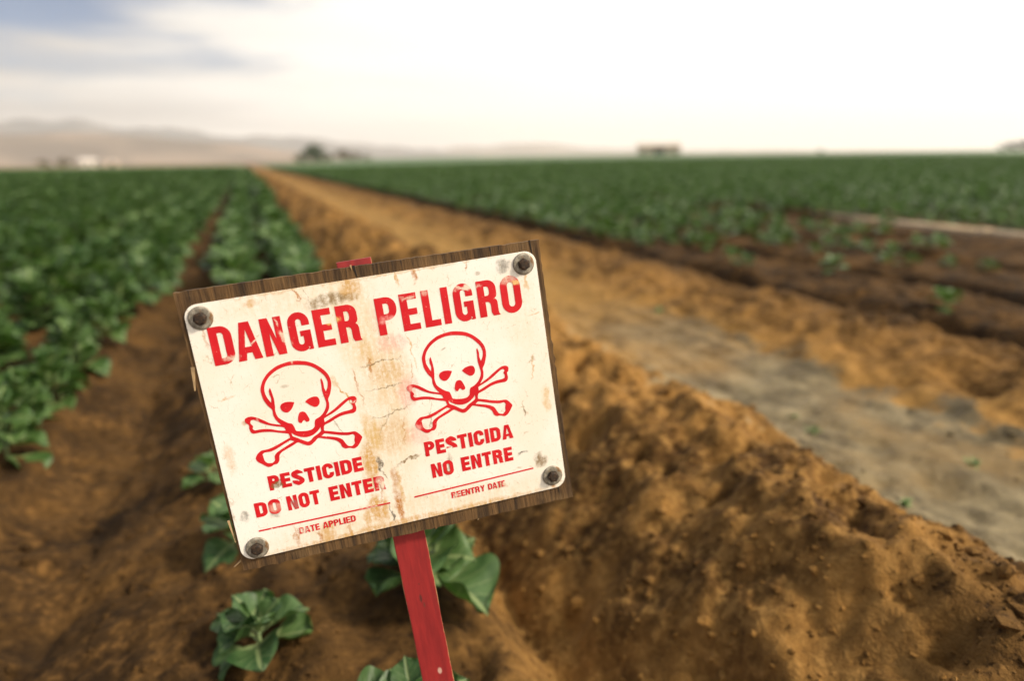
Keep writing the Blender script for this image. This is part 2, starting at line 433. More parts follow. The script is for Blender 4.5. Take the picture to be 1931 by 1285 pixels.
# the seedlings round the sign's stake, one by one
seedlings = [
 (-.06, 1.10, 14, .68, 41, .2, 'young broccoli plant with rounded leaves growing below the lower corner of the danger sign'),
 (-.085, 1.44, 12, .72, 42, 1.0, 'young broccoli plant half hidden behind the side edge of the danger sign'),
 (-.150, 1.80, 8, .58, 43, 2.0, 'small broccoli plant beside the furrow, just showing past the danger sign edge'),
 (.235, 1.11, 17, 1.0, 44, .6, 'broad leaved broccoli plant right behind the red stake, under the sign board'),
 (.145, .80, 10, .74, 45, 2.6, 'low broccoli plant at the foot of the red stake'),
]
for x, y_, n, s, sd_, rot, lab in seedlings:
    p = part_plant('broccoli_plant', (x, y_, gz(x, y_)), n, s, sd_, rot=rot, up=(.2, 1.1), h0=.02, h1=.075)
    tag(p, lab, 'plant', 'young broccoli plants round the sign')

# the rows: every spot first, then the 300 that show largest as things, the rest as stuff
spots = []    # x, y, zone, scale
def row(x, y0, y1, step, zone, scale, keep=None, xmax=None):
    y = y0
    while y < y1:
        xx = x + RNG.normal(0, .025); yy = y + RNG.normal(0, .03)
        az = math.degrees(math.atan2(xx, yy)); d = math.hypot(xx, yy)
        if -30 < az < 66 or d < 3:
            if keep is None or RNG.random() < keep(xx, yy):
                spots.append((xx, yy, zone, scale(xx, yy) * RNG.uniform(.8, 1.2)))
        y += step * RNG.uniform(.85, 1.15) * (1 if y < 30 else 1.6)
FARY = 95
for k in range(0, 42):
    c = -.87 - k
    for dx_ in (-.17, .17):
        row(c + dx_, max(2.2 if k == 0 else 1.5, abs(c) * 1.3), FARY, .19, 'dense', lambda x, y: 1.0 if y < 30 else 1.3,
            keep=lambda x, y: .98 if y > 2.9 else .92)
for x in (-.13, .27):
    row(x, 4.0 if x < 0 else 2.1, FARY, .22, 'bed', lambda x, y: .85 + .55 * float(sstep(y, 2.5, 6)), keep=lambda x, y: .97)
for k in range(0, 110):
    c = 3.56 + k
    for dx_ in (-.17, .17):
        row(c + dx_, max(2.3, c * .56 if c > 6 else 2.3), FARY, .24, 'young', lambda x, y: (.62 + .45 * float(sstep(y, 3, 8))) * (1 if y < 30 else 1.4),
            keep=lambda x, y: (.17 + .80 * float(sstep(y + .18 * x, 3.6, 7.6))) * (.12 if 6.2 < x < 7.0 and y < 9 else 1))
spots.sort(key=lambda s: math.hypot(s[0], s[1]) / s[3])
INFO = {
 'dense': ('leafy broccoli plant in the dense mature crop across the bare furrow', 'mature plants in the dense crop beds', BIG),
 'bed': ('broccoli plant in the two row bed running on behind the danger sign', 'plants in the two row bed behind the sign', MIDP),
 'young': ('small broccoli plant in the young field past the dirt track', 'young plants in the field past the track', MIDP)}
def in_view(x, y):
    c = m.inverted() @ Vector((x, y, .1))
    if c.z > -.1: return False
    px = c.x / -c.z * 24 / 36; py = c.y / -c.z * 24 / 36
    return abs(px) < .53 and abs(py) < .37
cnt, rest = 0, {'dense': [], 'bed': [], 'young': []}
for (x, y_, zone, s) in spots:
    lab, grp, meshes = INFO[zone]
    if cnt < 290 and in_view(x, y_):
        cnt += 1
        loc = (x, y_, gz(x, y_)); rot = RNG.uniform(0, 6.28)
        if math.hypot(x, y_) < 3.9:
            big = zone == 'dense'
            p = part_plant('broccoli_plant', loc, 18 if big else 9, s * ((.85 if y_ < 3 else 1.05) if big else .95), 1000 + cnt, mature=big, rot=rot, up=(.05, 1.2), h1=.15 if big else .08)
        else:
            p = link('broccoli_plant', meshes[RNG.integers(len(meshes))])
            p.location = loc; p.rotation_euler = (RNG.normal(0, .08), RNG.normal(0, .08), rot); p.scale = (s,) * 3
        if zone == 'dense':
            lab = ('broccoli plant in the outermost crop row, its leaves hanging over the bare furrow' if x > -.80 else
                   'broccoli plant in the second crop row in from the bare furrow' if x > -1.3 else lab)
        elif zone == 'bed':
            lab = 'broccoli plant in the row behind the sign, on the %s side of the narrow bed' % ('furrow' if x < .07 else 'bank')
        elif y_ + .18 * x < 5.6:
            lab = 'lone small broccoli plant on the nearly bare brown beds past the dirt track'
        elif x < 4.0:
            lab = 'small broccoli plant along the edge of the young field, nearest the earth bank'
        tag(p, lab, 'plant', grp)
    else:
        rest[zone].append((x, y_, s))

def instancer(name, pts, meshes, label):
    me = bpy.data.meshes.new(name)
    P = np.array(pts); zz = ground_z(P[:, 0], P[:, 1])
    me.vertices.add(len(P)); me.vertices.foreach_set('co', np.stack([P[:, 0], P[:, 1], zz], 1).astype(np.float32).ravel())
    a = me.attributes.new('psize', 'FLOAT', 'POINT'); a.data.foreach_set('value', P[:, 2].astype(np.float32))
    col = bpy.data.collections.new(name + '_kinds')
    for q in meshes:
        col.objects.link(bpy.data.objects.new('broccoli_plant_kind', q))
    o = link(name, me)
    ng = bpy.data.node_groups.new(name, 'GeometryNodeTree')
    ng.interface.new_socket('Geometry', in_out='INPUT', socket_type='NodeSocketGeometry')
    ng.interface.new_socket('Geometry', in_out='OUTPUT', socket_type='NodeSocketGeometry')
    gi = ng.nodes.new('NodeGroupInput'); go = ng.nodes.new('NodeGroupOutput')
    ci = ng.nodes.new('GeometryNodeCollectionInfo'); ci.inputs['Collection'].default_value = col
    ci.inputs['Separate Children'].default_value = True; ci.inputs['Reset Children'].default_value = True
    ip = ng.nodes.new('GeometryNodeInstanceOnPoints'); ip.inputs['Pick Instance'].default_value = True
    rv = ng.nodes.new('FunctionNodeRandomValue'); rv.data_type = 'FLOAT_VECTOR'
    rv.inputs[0].default_value = (-.1, -.1, 0); rv.inputs[1].default_value = (.1, .1, 6.28)
    at = ng.nodes.new('GeometryNodeInputNamedAttribute'); at.data_type = 'FLOAT'; at.inputs[0].default_value = 'psize'
    L = ng.links.new
    L(gi.outputs[0], ip.inputs['Points']); L(ci.outputs[0], ip.inputs['Instance']); L(rv.outputs[0], ip.inputs['Rotation'])
    L(at.outputs[0], ip.inputs['Scale']); L(ip.outputs[0], go.inputs[0])
    md = o.modifiers.new('scatter', 'NODES'); md.node_group = ng
    tag(o, label, 'crop', kind='stuff')
instancer('dense_crop', rest['dense'] + rest['bed'], BIG, 'dense green broccoli crop reaching to the far edge of the field')
instancer('young_crop', rest['young'], MIDP, 'green young broccoli crop filling the field past the dirt track')

# beyond the counted rows: leafy canopy in rows, out to the field ends
def canopy(name, x0, x1, y0, y1, label, holes):
    X = np.concatenate([np.arange(x0, x1, 1.0)]); Yy = [y0]
    while Yy[-1] < y1: Yy.append(Yy[-1] * 1.01 + .2)
    Yy = np.array(Yy)
    GX, GY = np.meshgrid(X, Yy)
    GXj = GX + .3 * pn(GX * 1.7, GY * 3.3)
    Z = ground_z(GX, GY, False) + .17 + .10 * pn(GX * 2.3 + 3, GY * 1.9) + .05 * RNG.random(GX.shape)
    Z[0] -= .3; Z[-1] -= .5; Z[:, 0] -= .3; Z[:, -1] -= .3
    a, b_ = GX.shape; id_ = np.arange(a * b_).reshape(a, b_)
    q = np.stack([id_[:-1, :-1], id_[:-1, 1:], id_[1:, 1:], id_[1:, :-1]], -1).reshape(-1, 4)
    o = link(name, npmesh(name, np.stack([GXj, GY, Z], -1).reshape(-1, 3), q, False), CAN)
    tag(o, label, 'crop', kind='stuff')
CAN, nt, b = mat('canopy')
oc = N(nt, 'ShaderNodeTexCoord').outputs['Object']
c = MIX(nt, SMOOTH(nt, NOISE(nt, oc, 1.4, 4), .35, .65), (.026, .066, .012), (.068, .135, .026))
nt.links.new(c, b.inputs['Base Color']); b.inputs['Roughness'].default_value = .6
canopy('far_dense_crop', -120, .6, FARY - 3, 230, 'far rows of dense green broccoli merging together', None)
canopy('far_young_crop', 3.2, 420, FARY - 3, 300, 'far rows of the young green crop merging together', None)
# the wide near-right field past the counted rows
# ------------------------------------------------------------------ small weeds on the track
WEED = simple('weed', (.12, .20, .05), .6)
def weed(x, y_, s, seed, lab):
    rs = np.random.default_rng(seed); V, F = [], []
    for i in range(16):
        a = rs.uniform(0, 6.28); l = s * rs.uniform(.5, 1); w = l * .13; el = rs.uniform(.25, 1.2)
        d = Vector((math.cos(a) * math.cos(el), math.sin(a) * math.cos(el), math.sin(el))); sd_ = Vector((-math.sin(a), math.cos(a), 0)) * w
        o = Vector((rs.normal(0, s * .12), rs.normal(0, s * .12), -.003)); k = len(V)
        mid = o + d * l * .55; tip = o + d * l - Vector((0, 0, l * .25))
        V += [o - sd_ * .4, o + sd_ * .4, mid + sd_, mid - sd_, tip]; F += [(k, k + 1, k + 2, k + 3), (k + 3, k + 2, k + 4)]
    o = link('weed', pymesh('weed', V, F), WEED); o.location = (x, y_, gz(x, y_))
    tag(o, lab, 'weed', 'weeds along the dirt track')
for i, (x, y_, s, lab) in enumerate([
  (1.26, 1.52, .05, 'small green weed where the bank meets the pale silt of the track'),
  (1.50, 1.46, .035, 'tiny weed sprouting in the pale silt in the middle of the track'),
  (1.56, 1.60, .03, 'tiny weed sprouting in the pale silt in the middle of the track'),
  (1.72, 1.12, .045, 'small weed on the silt near the clods of the outer bank'),
  (1.35, 1.02, .035, 'low weed at the crumbly foot of the sandy bank'),
  (1.95, 3.0, .05, 'weed tuft at the straw coloured edge of the track')]):
    weed(x, y_, s, 60 + i, lab)

# ------------------------------------------------------------------ irrigation pipe
def pipe():
    pts = [Vector((7.42, 7.5, 0)), Vector((7.2, 6.2, 0)), Vector((7.08, 4.9, 0)), Vector((7.0, 3.2, 0)), Vector((6.95, 1.0, 0))]
    root = empty('irrigation_pipe', (pts[0].x, pts[0].y, .05))
    PM = simple('pipe_metal', (.62, .46, .27), .6, .2, 3.0)
    for a, b_ in zip(pts[:-1], pts[1:]):
        bm = bmesh.new(); L = (b_ - a).length
        bmesh.ops.create_cone(bm, segments=20, radius1=.058, radius2=.058, depth=L, cap_ends=True)
        me = bmmesh('pipe_length', bm, True)
        o = link('pipe_length', me, PM, root)
        o.matrix_local = Matrix.Translation((a + b_) / 2 + Vector((0, 0, -.02)) - root.location) @ (b_ - a).to_track_quat('Z', 'Y').to_matrix().to_4x4()
        bm = bmesh.new(); bmesh.ops.create_cone(bm, segments=20, radius1=.068, radius2=.068, depth=.12, cap_ends=True)
        o2 = link('coupling', bmmesh('coupling', bm, True), PM, root)
        o2.matrix_local = Matrix.Translation(a + Vector((0, 0, -.02)) - root.location) @ (b_ - a).to_track_quat('Z', 'Y').to_matrix().to_4x4()
    tag(root, 'dusty tan irrigation pipe lying along the young crop rows', 'pipe')
pipe()

# ------------------------------------------------------------------ trees, sheds and houses far off
BARK = simple('bark', (.10, .075, .05), .9)
FOL = [simple('foliage_dark', (.045, .070, .030), .8, .5, .8), simple('foliage_brown', (.11, .095, .055), .85, .5, .8)]
def tree(x, y_, h, w, fm, lab, seed, group='trees at the field edge', bush=False):
    rs = np.random.default_rng(seed)
    root = empty('tree' if not bush else 'bush', (x, y_, gz(x, y_)))
    bm = bmesh.new()
    def limb(a, b_, r0, r1):
        d = (b_ - a); L = d.length
        k = bmesh.ops.create_cone(bm, segments=7, radius1=r0, radius2=r1, depth=L, cap_ends=True)
        bmesh.ops.transform(bm, matrix=Matrix.Translation((a + b_) / 2) @ d.to_track_quat('Z', 'Y').to_matrix().to_4x4(), verts=k['verts'])
    th = h * (.45 if not bush else .2)
    limb(Vector((0, 0, -.3)), Vector((0, 0, th)), h * .035, h * .02)
    ends = []
    for i in range(9):
        a = i * 2.4 + rs.uniform(-.3, .3); b_ = Vector((math.cos(a) * w * .33, math.sin(a) * w * .33, h * rs.uniform(.16, .74)))
        limb(Vector((0, 0, th * rs.uniform(.25, .95))), b_, h * .014, h * .005); ends.append(b_)
    ends.append(Vector((0, 0, h * .82)))
    tr = link('trunk', bmmesh('trunk', bm, True), BARK, root)
    cl = []
    for e in ends:
        for j in range(4):
            cl.append(e + Vector((rs.normal(0, w * .10), rs.normal(0, w * .10), rs.normal(0, h * .07))))
    V, F = [], []
    for i in range(2600):
        c0 = cl[rs.integers(len(cl))]
        p = c0 + Vector((rs.normal(0, w * .075), rs.normal(0, w * .075), rs.normal(0, h * .06)))
        if p.z > h: p.z = h - rs.random() * .3
        if p.z < .15: p.z = .15
        s = .22 * h / 7 * rs.uniform(.6, 1.3)
        q = Euler((rs.uniform(0, 6.28), rs.uniform(0, 6.28), 0)).to_matrix()
        k = len(V)
        V += [p + q @ Vector(t) * s for t in ((-1, 0, 0), (0, -.6, .15), (1, 0, 0), (0, .6, .15))]; F.append((k, k + 1, k + 2, k + 3))
    link('crown', pymesh('crown', V, F), fm, root)
    tag(root, lab, 'tree' if not bush else 'bush', group)
def at(px, dist):
    """world x, y at a compass bearing given as a picture column, at a distance in metres"""
    d = right * ((px - 965.5) / 1287) + upv * ((642.5 - 300) / 1287) - back
    d.z = 0; d.normalize(); return d.x * dist, d.y * dist
for px, h, w, fmi, sd_, lab, D in [
  (568, 4.6, 6.5, 0, 1, 'dark rounded tree at the outer end of the clump beyond the field', 300),
  (592, 8.0, 7.0, 0, 2, 'tall dark tree standing above the clump beyond the field', 302),
  (612, 4.8, 6.5, 0, 3, 'dark green tree beside the tallest tree of the clump', 298)]:
    x, y_ = at(px, D); tree(x, y_, h, w, FOL[fmi], lab, sd_)
for px, h, w, sd_, lab in [(646, 5.0, 6.0, 4, 'brownish bare tree next to the dark green clump'), (668, 3.6, 5.0, 5, 'low brown bush between the bare tree and the field corner'), (690, 2.6, 5.0, 6, 'lowest brown bush tailing off from the tree clump')]:
    x, y_ = at(px, 300); tree(x, y_, h, w, FOL[1], lab, sd_, bush=h < 4)
for px, h, w, sd_, lab in [(1893, 2.7, 4.5, 7, 'small dark bush on the skyline beside the field end'), (1912, 3.6, 5.0, 8, 'dark bush in the row on the skyline'), (1936, 4.0, 6.0, 9, 'largest dark bush of the skyline row')]:
    x, y_ = at(px, 300); tree(x, y_, h, w, FOL[0], lab, sd_, 'bushes on the skyline', True)
x, y_ = at(1545, 310); tree(x, y_, 1.6, 3.0, FOL[0], 'lone low bush out on the flat field edge past the barn', 15, 'bushes on the skyline', True)
for px, h, w, sd_, lab in [(80, 4.0, 7.0, 10, 'brown bush near the white farmhouse at the foot of the hills'), (118, 5.0, 7.0, 11, 'larger brown tree beside the white farmhouse')]:
    x, y_ = at(px, 420); tree(x, y_, h, w, FOL[1], lab, sd_, 'trees by the farmhouse', h < 4.5)

def building(name, px, D, w, d, eave, ridge, wallc, roofc, lab, cat, win, door, flat=False):
    x, y_ = at(px, D); root = empty(name, (x, y_, gz(x, y_))); root.rotation_euler = (0, 0, -math.atan2(x, y_) + .06)
    WM = simple(name + '_wall', wallc, .85, .12, .6); RM = simple(name + '_roof', roofc, .7, .15, .8)
    DK = simple(name + '_dark', (.05, .045, .04), .5)
    bm = bmesh.new(); box(bm, -w / 2, w / 2, -d / 2, d / 2, -.3, eave)
    if not flat:
        for sx in (-1, 1):
            vs = [bm.verts.new((sx * w / 2, yy, zz)) for yy, zz in ((-d / 2, eave + .002), (d / 2, eave + .002), (0, ridge))]; bm.faces.new(vs)
    link('wall', bmmesh('wall', bm), WM, root)
    bm = bmesh.new(); o_ = .4
    for sy in (-1, 1):
        sl = (ridge - eave) / (d / 2)
        vs = [bm.verts.new(p) for p in ((-w / 2 - o_, sy * (d / 2 + o_), eave - sl * o_ + .06), (w / 2 + o_, sy * (d / 2 + o_), eave - sl * o_ + .06), (w / 2 + o_, 0, ridge + .06), (-w / 2 - o_, 0, ridge + .06))]
        f = bm.faces.new(vs)
        g = bmesh.ops.extrude_face_region(bm, geom=[f])
        for v in [e for e in g['geom'] if isinstance(e, bmesh.types.BMVert)]: v.co.z += .14
    link('roof', bmmesh('roof', bm), RM, root)
    for wx in win:
        bm = bmesh.new(); box(bm, wx - .5, wx + .5, -d / 2 - .05, -d / 2 + .02, 1.0, 2.1); wn = link('window', bmmesh('window', bm), DK, root)
        bm = bmesh.new(); box(bm, wx - .6, wx + .6, -d / 2 - .10, -d / 2 - .001, .88, .99); link('sill', bmmesh('sill', bm), WM, wn)
    for (dx0, dx1, dh) in door:
        bm = bmesh.new(); box(bm, dx0, dx1, -d / 2 - .06, -d / 2 + .02, 0, dh); link('door', bmmesh('door', bm), DK, root)
    tag(root, lab, cat)
building('barn', 1241, 300, 17.0, 9.0, 3.7, 4.9, (.46, .38, .30), (.52, .44, .36), 'long low tan barn on the skyline of the young field', 'barn', (-6.5, 6.5), ((-2.2, 2.2, 3.0),))
building('farmhouse', 165, 420, 7.0, 6.0, 2.6, 4.0, (.62, .58, .52), (.55, .50, .46), 'small white farmhouse at the foot of the tan hills', 'house', (-3.0, 3.0), ((-.5, .5, 2.1),))
building('farm_shed', 210, 440, 7.0, 5.0, 2.4, 3.2, (.52, .42, .34), (.45, .38, .33), 'small brown shed beside the white farmhouse', 'shed', (), ((-1.2, 1.2, 2.0),))

# ------------------------------------------------------------------ the danger sign
U = Vector((0.98722962, -0.11559072, 0.10961964)); Vv = Vector((-0.09787446, 0.10281944, 0.9898731)); Nn = Vector((-0.12569118, -0.987961, 0.09019302))
SIGN = Matrix((U, Vv, Nn)).transposed().to_4x4(); SIGN.translation = (0.11981762, 0.68914279, 0.54917155)
CM = .01
sign = empty('warning_sign', (.165, .652, 0.0))
tag(sign, 'weathered danger peligro pesticide sign bolted to plywood on a leaning red stake', 'sign')
def spart(name, me, mt, M=Matrix.Identity(4)):
    o = link(name, me, mt, sign); o.matrix_local = Matrix.Translation(-sign.location) @ SIGN @ M; return o

# stain blobs in plate centimetres: u, v, half width, half height, turn, colour, strength
def stain_chain(nt, oc, base, blobs, ncoord_scale=1.0):
    cmv = N(nt, 'ShaderNodeVectorMath', operation='SCALE', ins={0: oc, 'Scale': 100.0}).outputs[0]
    wob = N(nt, 'ShaderNodeTexNoise', ins={'Vector': cmv, 'Scale': .9, 'Detail': 4.0, 'Roughness': .6})
    wv = N(nt, 'ShaderNodeVectorMath', operation='MULTIPLY_ADD', ins={0: wob.outputs['Color'], 1: (1.4, 1.4, 0), 2: cmv})
    wv = N(nt, 'ShaderNodeVectorMath', operation='SUBTRACT', ins={0: wv.outputs[0], 1: (.7, .7, 0)}).outputs[0]
    brk = NOISE(nt, cmv, 2.6, 5, .65); fine = NOISE(nt, cmv, 9.0, 4, .6)
    vst = NOISE(nt, N(nt, 'ShaderNodeMapping', ins={'Vector': cmv, 'Scale': (1.0, .16, 1)}).outputs[0], 2.2, 5, .6)
    tex = SMOOTH(nt, MATH(nt, 'ADD', MATH(nt, 'ADD', MATH(nt, 'MULTIPLY', brk, .35), MATH(nt, 'MULTIPLY', vst, .45)), MATH(nt, 'MULTIPLY', fine, .2)), .32, .62)
    for (u, v, hw, hh, ang, colr, st) in blobs:
        d = N(nt, 'ShaderNodeVectorMath', operation='SUBTRACT', ins={0: wv if max(hw, hh) > .5 else cmv, 1: (u, v, 0)}).outputs[0]
        if ang: d = N(nt, 'ShaderNodeVectorRotate', rotation_type='Z_AXIS', ins={'Vector': d, 'Angle': -ang}).outputs[0]
        d = N(nt, 'ShaderNodeVectorMath', operation='MULTIPLY', ins={0: d, 1: (1 / hw, 1 / hh, 0)}).outputs[0]
        l = N(nt, 'ShaderNodeVectorMath', operation='LENGTH', ins={0: d}).outputs['Value']
        f = MATH(nt, 'MULTIPLY', MATH(nt, 'MULTIPLY', SMOOTH(nt, l, 1.15, .45), tex), st * 1.15, clamp=True)
        base = MIX(nt, f, base, colr)
    return base, cmv, brk, fine
RUST = (.46, .17, .022); TAN = (.60, .33, .085); OLV = (.20, .115, .035); BLK = (.035, .028, .02); PINK = (.80, .36, .30); GRY = (.22, .20, .17); SAND = (.66, .43, .16)
PLATE, nt, b = mat('plate_paint')
oc = N(nt, 'ShaderNodeTexCoord').outputs['Object']
base0 = MIX(nt, SMOOTH(nt, NOISE(nt, oc, 9, 4), .35, .7), (.90, .86, .79), (.85, .78, .66))
blobs = [
 (-16.6, 10.4, .22, 1.5, 0, RUST, .6), (16.6, 10.6, .2, 1.3, 0, TAN, .7), (-16.2, -13.4, .25, .7, 0, RUST, .7), (16.4, -13.3, .3, .6, 0, RUST, .7), (-6.6, -13.0, .25, 1.0, 0, RUST, .7), (-3.6, -8.3, 1.0, 1.0, 0, TAN, .7), (6.5, 4.8, .4, .1, .4, OLV, .5), (-.6, -9.6, .3, 2.6, 0, TAN, .8), (3.2, 5.0, .09, 2.6, .1, TAN, .8), (-5.9, -1.2, .10, 1.6, .5, OLV, .5), (-1.6, 6.0, .9, 1.8, .15, TAN, .7), (2.7, 3.0, .08, 1.6, 0, RUST, .6),
 (-1.0, 0, 3.4, 15, 0, (.74, .56, .32), .42), (-2.6, 9.5, 3.0, 6, 0, (.74, .56, .30), .45), (0, -12.5, 17, 2.2, 0, (.70, .50, .24), .40), (-8, 12.6, 9, 1.8, 0, (.74, .56, .32), .35), (15.5, 8, 2.5, 6, 0, (.76, .60, .38), .3),
 (-4.3, 12.0, 2.4, .8, .1, OLV, .75), (-1.9, 12.8, 1.1, 1.5, 0, TAN, .9), (-7.2, 13.0, .14, 1.1, .28, RUST, .9), (-6.2, 12.6, .08, 1.2, .35, OLV, .6), (-2.2, 12.0, 1.2, .6, 0, OLV, .6),
 (.5, 3.2, 2.6, 4.6, 0, SAND, .5), (1.2, 6.5, 1.9, 1.1, 0, PINK, .55), (2.0, .9, 1.4, 2.0, 0, PINK, .60), (0.2, 9.2, 1.1, 1.6, 0, PINK, .30), (.4, 3.4, 2.0, 1.2, 0, TAN, .45), (-3.0, 2.5, .12, 2.4, .12, RUST, .7), (-1.4, 4.6, .15, 1.2, .1, RUST, .8), (.9, -3.2, .12, 1.6, -.1, RUST, .7), (-2.8, -9.6, .14, 1.6, .05, RUST, .8),
 (-.4, -3.4, 2.6, 2.3, 0, TAN, .5), (2.4, -4.0, 1.6, 1.4, 0, PINK, .45), (-.2, 4.7, 2.4, .10, .05, OLV, .8), (-.2, 1.9, 2.2, .09, .1, OLV, .8), (-.3, -1.0, 2.6, .09, .16, OLV, .7), (.8, -6.6, 1.5, .16, .35, OLV, .9), (-1.0, -2.0, .08, 2.2, -.5, OLV, .5),
 (-3.2, -5.8, 1.1, 2.6, 0, TAN, .95), (-3.3, -11.4, 1.3, 2.0, 0, TAN, .95), (-4.6, -12.2, .5, 1.4, 0, TAN, .7), (-1.0, -11.6, .5, 2.3, .05, RUST, .95), (-1.0, -8.2, .5, 1.4, 0, RUST, .6), (-1.9, -12.3, .17, 1.4, .10, BLK, .95), (-2.3, -6.4, .26, 1.0, .12, BLK, .95), (-2.0, -7.6, .12, .8, .2, OLV, .9),
 (-13.1, -6.1, 1.0, .4, .3, OLV, .9), (14.3, 12.6, .9, .8, 0, GRY, .75), (15.4, -10.0, .8, .9, 0, OLV, .85), (13.4, -8.7, .55, .14, .15, BLK, .9), (11.4, 12.2, .35, .25, 0, OLV, .7),
 (-12.2, -12.4, .35, 1.2, .05, RUST, .8), (-8.9, -12.5, 1.0, 1.2, 0, TAN, .7), (-9.8, -13.0, .3, .9, 0, RUST, .8), (4.7, 13.1, .25, 1.0, 0, RUST, .9), (10.4, 13.4, .12, .6, 0, RUST, .8), (2.9, 13.0, .15, .9, 0, TAN, .9), (-11.6, 13.0, .9, .5, 0, TAN, .6),
 (-16.9, -2.5, .6, 2.0, 0, TAN, .45), (-16.8, -9.0, .5, .6, 0, GRY, .7), (-13.8, -9.4, .7, .4, 0, GRY, .5), (16.9, 6.8, .8, .12, 0, TAN, .8), (17.0, -3.0, .5, 1.6, 0, SAND, .7), (16.0, 1.0, .12, 1.6, -.25, TAN, .7), (5.0, -8.2, .4, 1.4, -.12, OLV, .6), (4.0, -2.0, .10, 2.0, -.15, OLV, .6), (10.6, -12.0, .6, .3, 0, RUST, .7), (14.3, -3.9, .1, .6, 0, OLV, .9),
 (-5.2, 3.6, .4, .9, .2, TAN, .6), (-10.2, 4.0, .5, .2, 0, OLV, .5), (-14.8, 1.0, .3, .3, 0, RUST, .5), (-15.9, 3.9, .9, .12, .2, TAN, .7), (0, -13.6, 18, .55, 0, TAN, .75), (0, 13.7, 18, .25, 0, TAN, .5), (-2.5, -2.6, .9, 2.6, .2, SAND, .8), (-4.4, 1.8, .14, 1.9, .45, TAN, .9)]
col, cmv, brk, fine = stain_chain(nt, oc, base0, blobs)
# fine scuffs and hairline scratches all over
vor = N(nt, 'ShaderNodeTexVoronoi', feature='DISTANCE_TO_EDGE', ins={'Vector': N(nt, 'ShaderNodeVectorMath', operation='MULTIPLY_ADD', ins={0: N(nt, 'ShaderNodeTexNoise', ins={'Vector': cmv, 'Scale': .7, 'Detail': 5.0}).outputs['Color'], 1: (2.6, 2.6, 0), 2: cmv}).outputs[0], 'Scale': .55}).outputs['Distance']
hair = MATH(nt, 'MULTIPLY', SMOOTH(nt, vor, .020, .004), SMOOTH(nt, NOISE(nt, cmv, .8, 3), .50, .66))
col = MIX(nt, MATH(nt, 'MULTIPLY', hair, .55), col, (.42, .27, .12))
strk = NOISE(nt, N(nt, 'ShaderNodeMapping', ins={'Vector': cmv, 'Rotation': (0, 0, .5), 'Scale': (7.0, 1.0, 1)}).outputs[0], 1.6, 3, .6)
col = MIX(nt, MATH(nt, 'MULTIPLY', SMOOTH(nt, strk, .59, .68), MATH(nt, 'MULTIPLY', SMOOTH(nt, brk, .45, .6), .6)), col, (.50, .34, .16))
col = MIX(nt, MATH(nt, 'MULTIPLY', SMOOTH(nt, fine, .63, .74), .5), col, (.46, .30, .13))
nt.links.new(col, b.inputs['Base Color']); b.inputs['Roughness'].default_value = .55
b.inputs['Specular IOR Level'].default_value = .3
bp = N(nt, 'ShaderNodeBump', ins={'Height': MATH(nt, 'ADD', brk, MATH(nt, 'MULTIPLY', hair, -1.0)), 'Strength': .15, 'Distance': .0008}); nt.links.new(bp.outputs[0], b.inputs['Normal'])

RED, nt, b = mat('red_print')
oc = N(nt, 'ShaderNodeTexCoord').outputs['Object']
PALE = (.80, .66, .52)
rbl = [(10.0, 11.0, 1.5, .28, -.03, PALE, 1.4), (14.6, 11.1, 1.2, .7, 0, PALE, .75), (15.3, 10.5, .8, .25, 0, (.78, .50, .20), 1.6), (-4.3, 9.9, .95, .42, 0, (.72, .45, .14), 1.7), (-9.2, 8.9, .35, 1.1, .5, PALE, .9), (-9.7, 10.6, .15, .6, 0, PALE, .9), (-12.2, 9.1, .5, .10, .6, PALE, 1.2),
       (-14.6, 7.9, .9, .3, .1, PALE, .8), (3.6, 10.9, .9, .25, 0, PALE, .8), (1.5, 8.9, 1.1, .6, 0, (.85, .40, .36), .8), (5.5, 11.1, .4, .4, 0, PALE, .6), (-2.6, -8.7, .5, .9, 0, PALE, 1.1), (-13.1, -6.3, .7, .45, 0, OLV, 1.2), (-13.6, -8.6, .9, .6, 0, PALE, .5), (-11.7, -8.8, .5, .6, 0, GRY, .7), (4.9, -8.5, .35, .6, 0, OLV, .9),
       (-9.0, 6.5, .15, .4, 0, PALE, .9), (-13.5, .9, .15, .5, 0, PALE, .8), (-3.9, .9, .7, .12, .6, PALE, .8), (2.1, 1.3, .7, .5, 0, (.85, .42, .36), .8), (2.4, -3.2, .6, .5, 0, (.85, .42, .36), .7), (-14.0, -10.9, .9, .1, 0, PALE, 1.1), (-4.0, -11.0, 1.6, .1, 0, PALE, .7), (-11.2, -11.9, .8, .25, 0, PALE, .7), (10.8, -11.8, .3, .3, 0, PALE, 1.3), (5.2, -11.8, .3, .3, 0, PALE, .8)]
col, cmv, brk, fine = stain_chain(nt, oc, MIX(nt, SMOOTH(nt, NOISE(nt, oc, 25, 4), .3, .7), (.56, .006, .013), (.66, .014, .020)), rbl)
chip = MATH(nt, 'MULTIPLY', SMOOTH(nt, NOISE(nt, cmv, 4.5, 6, .72), .635, .665), SMOOTH(nt, NOISE(nt, cmv, .5, 2), .46, .60))
col = MIX(nt, MATH(nt, 'MULTIPLY', chip, .85), col, PALE)
nt.links.new(col, b.inputs['Base Color']); b.inputs['Roughness'].default_value = .5; b.inputs['Specular IOR Level'].default_value = .3

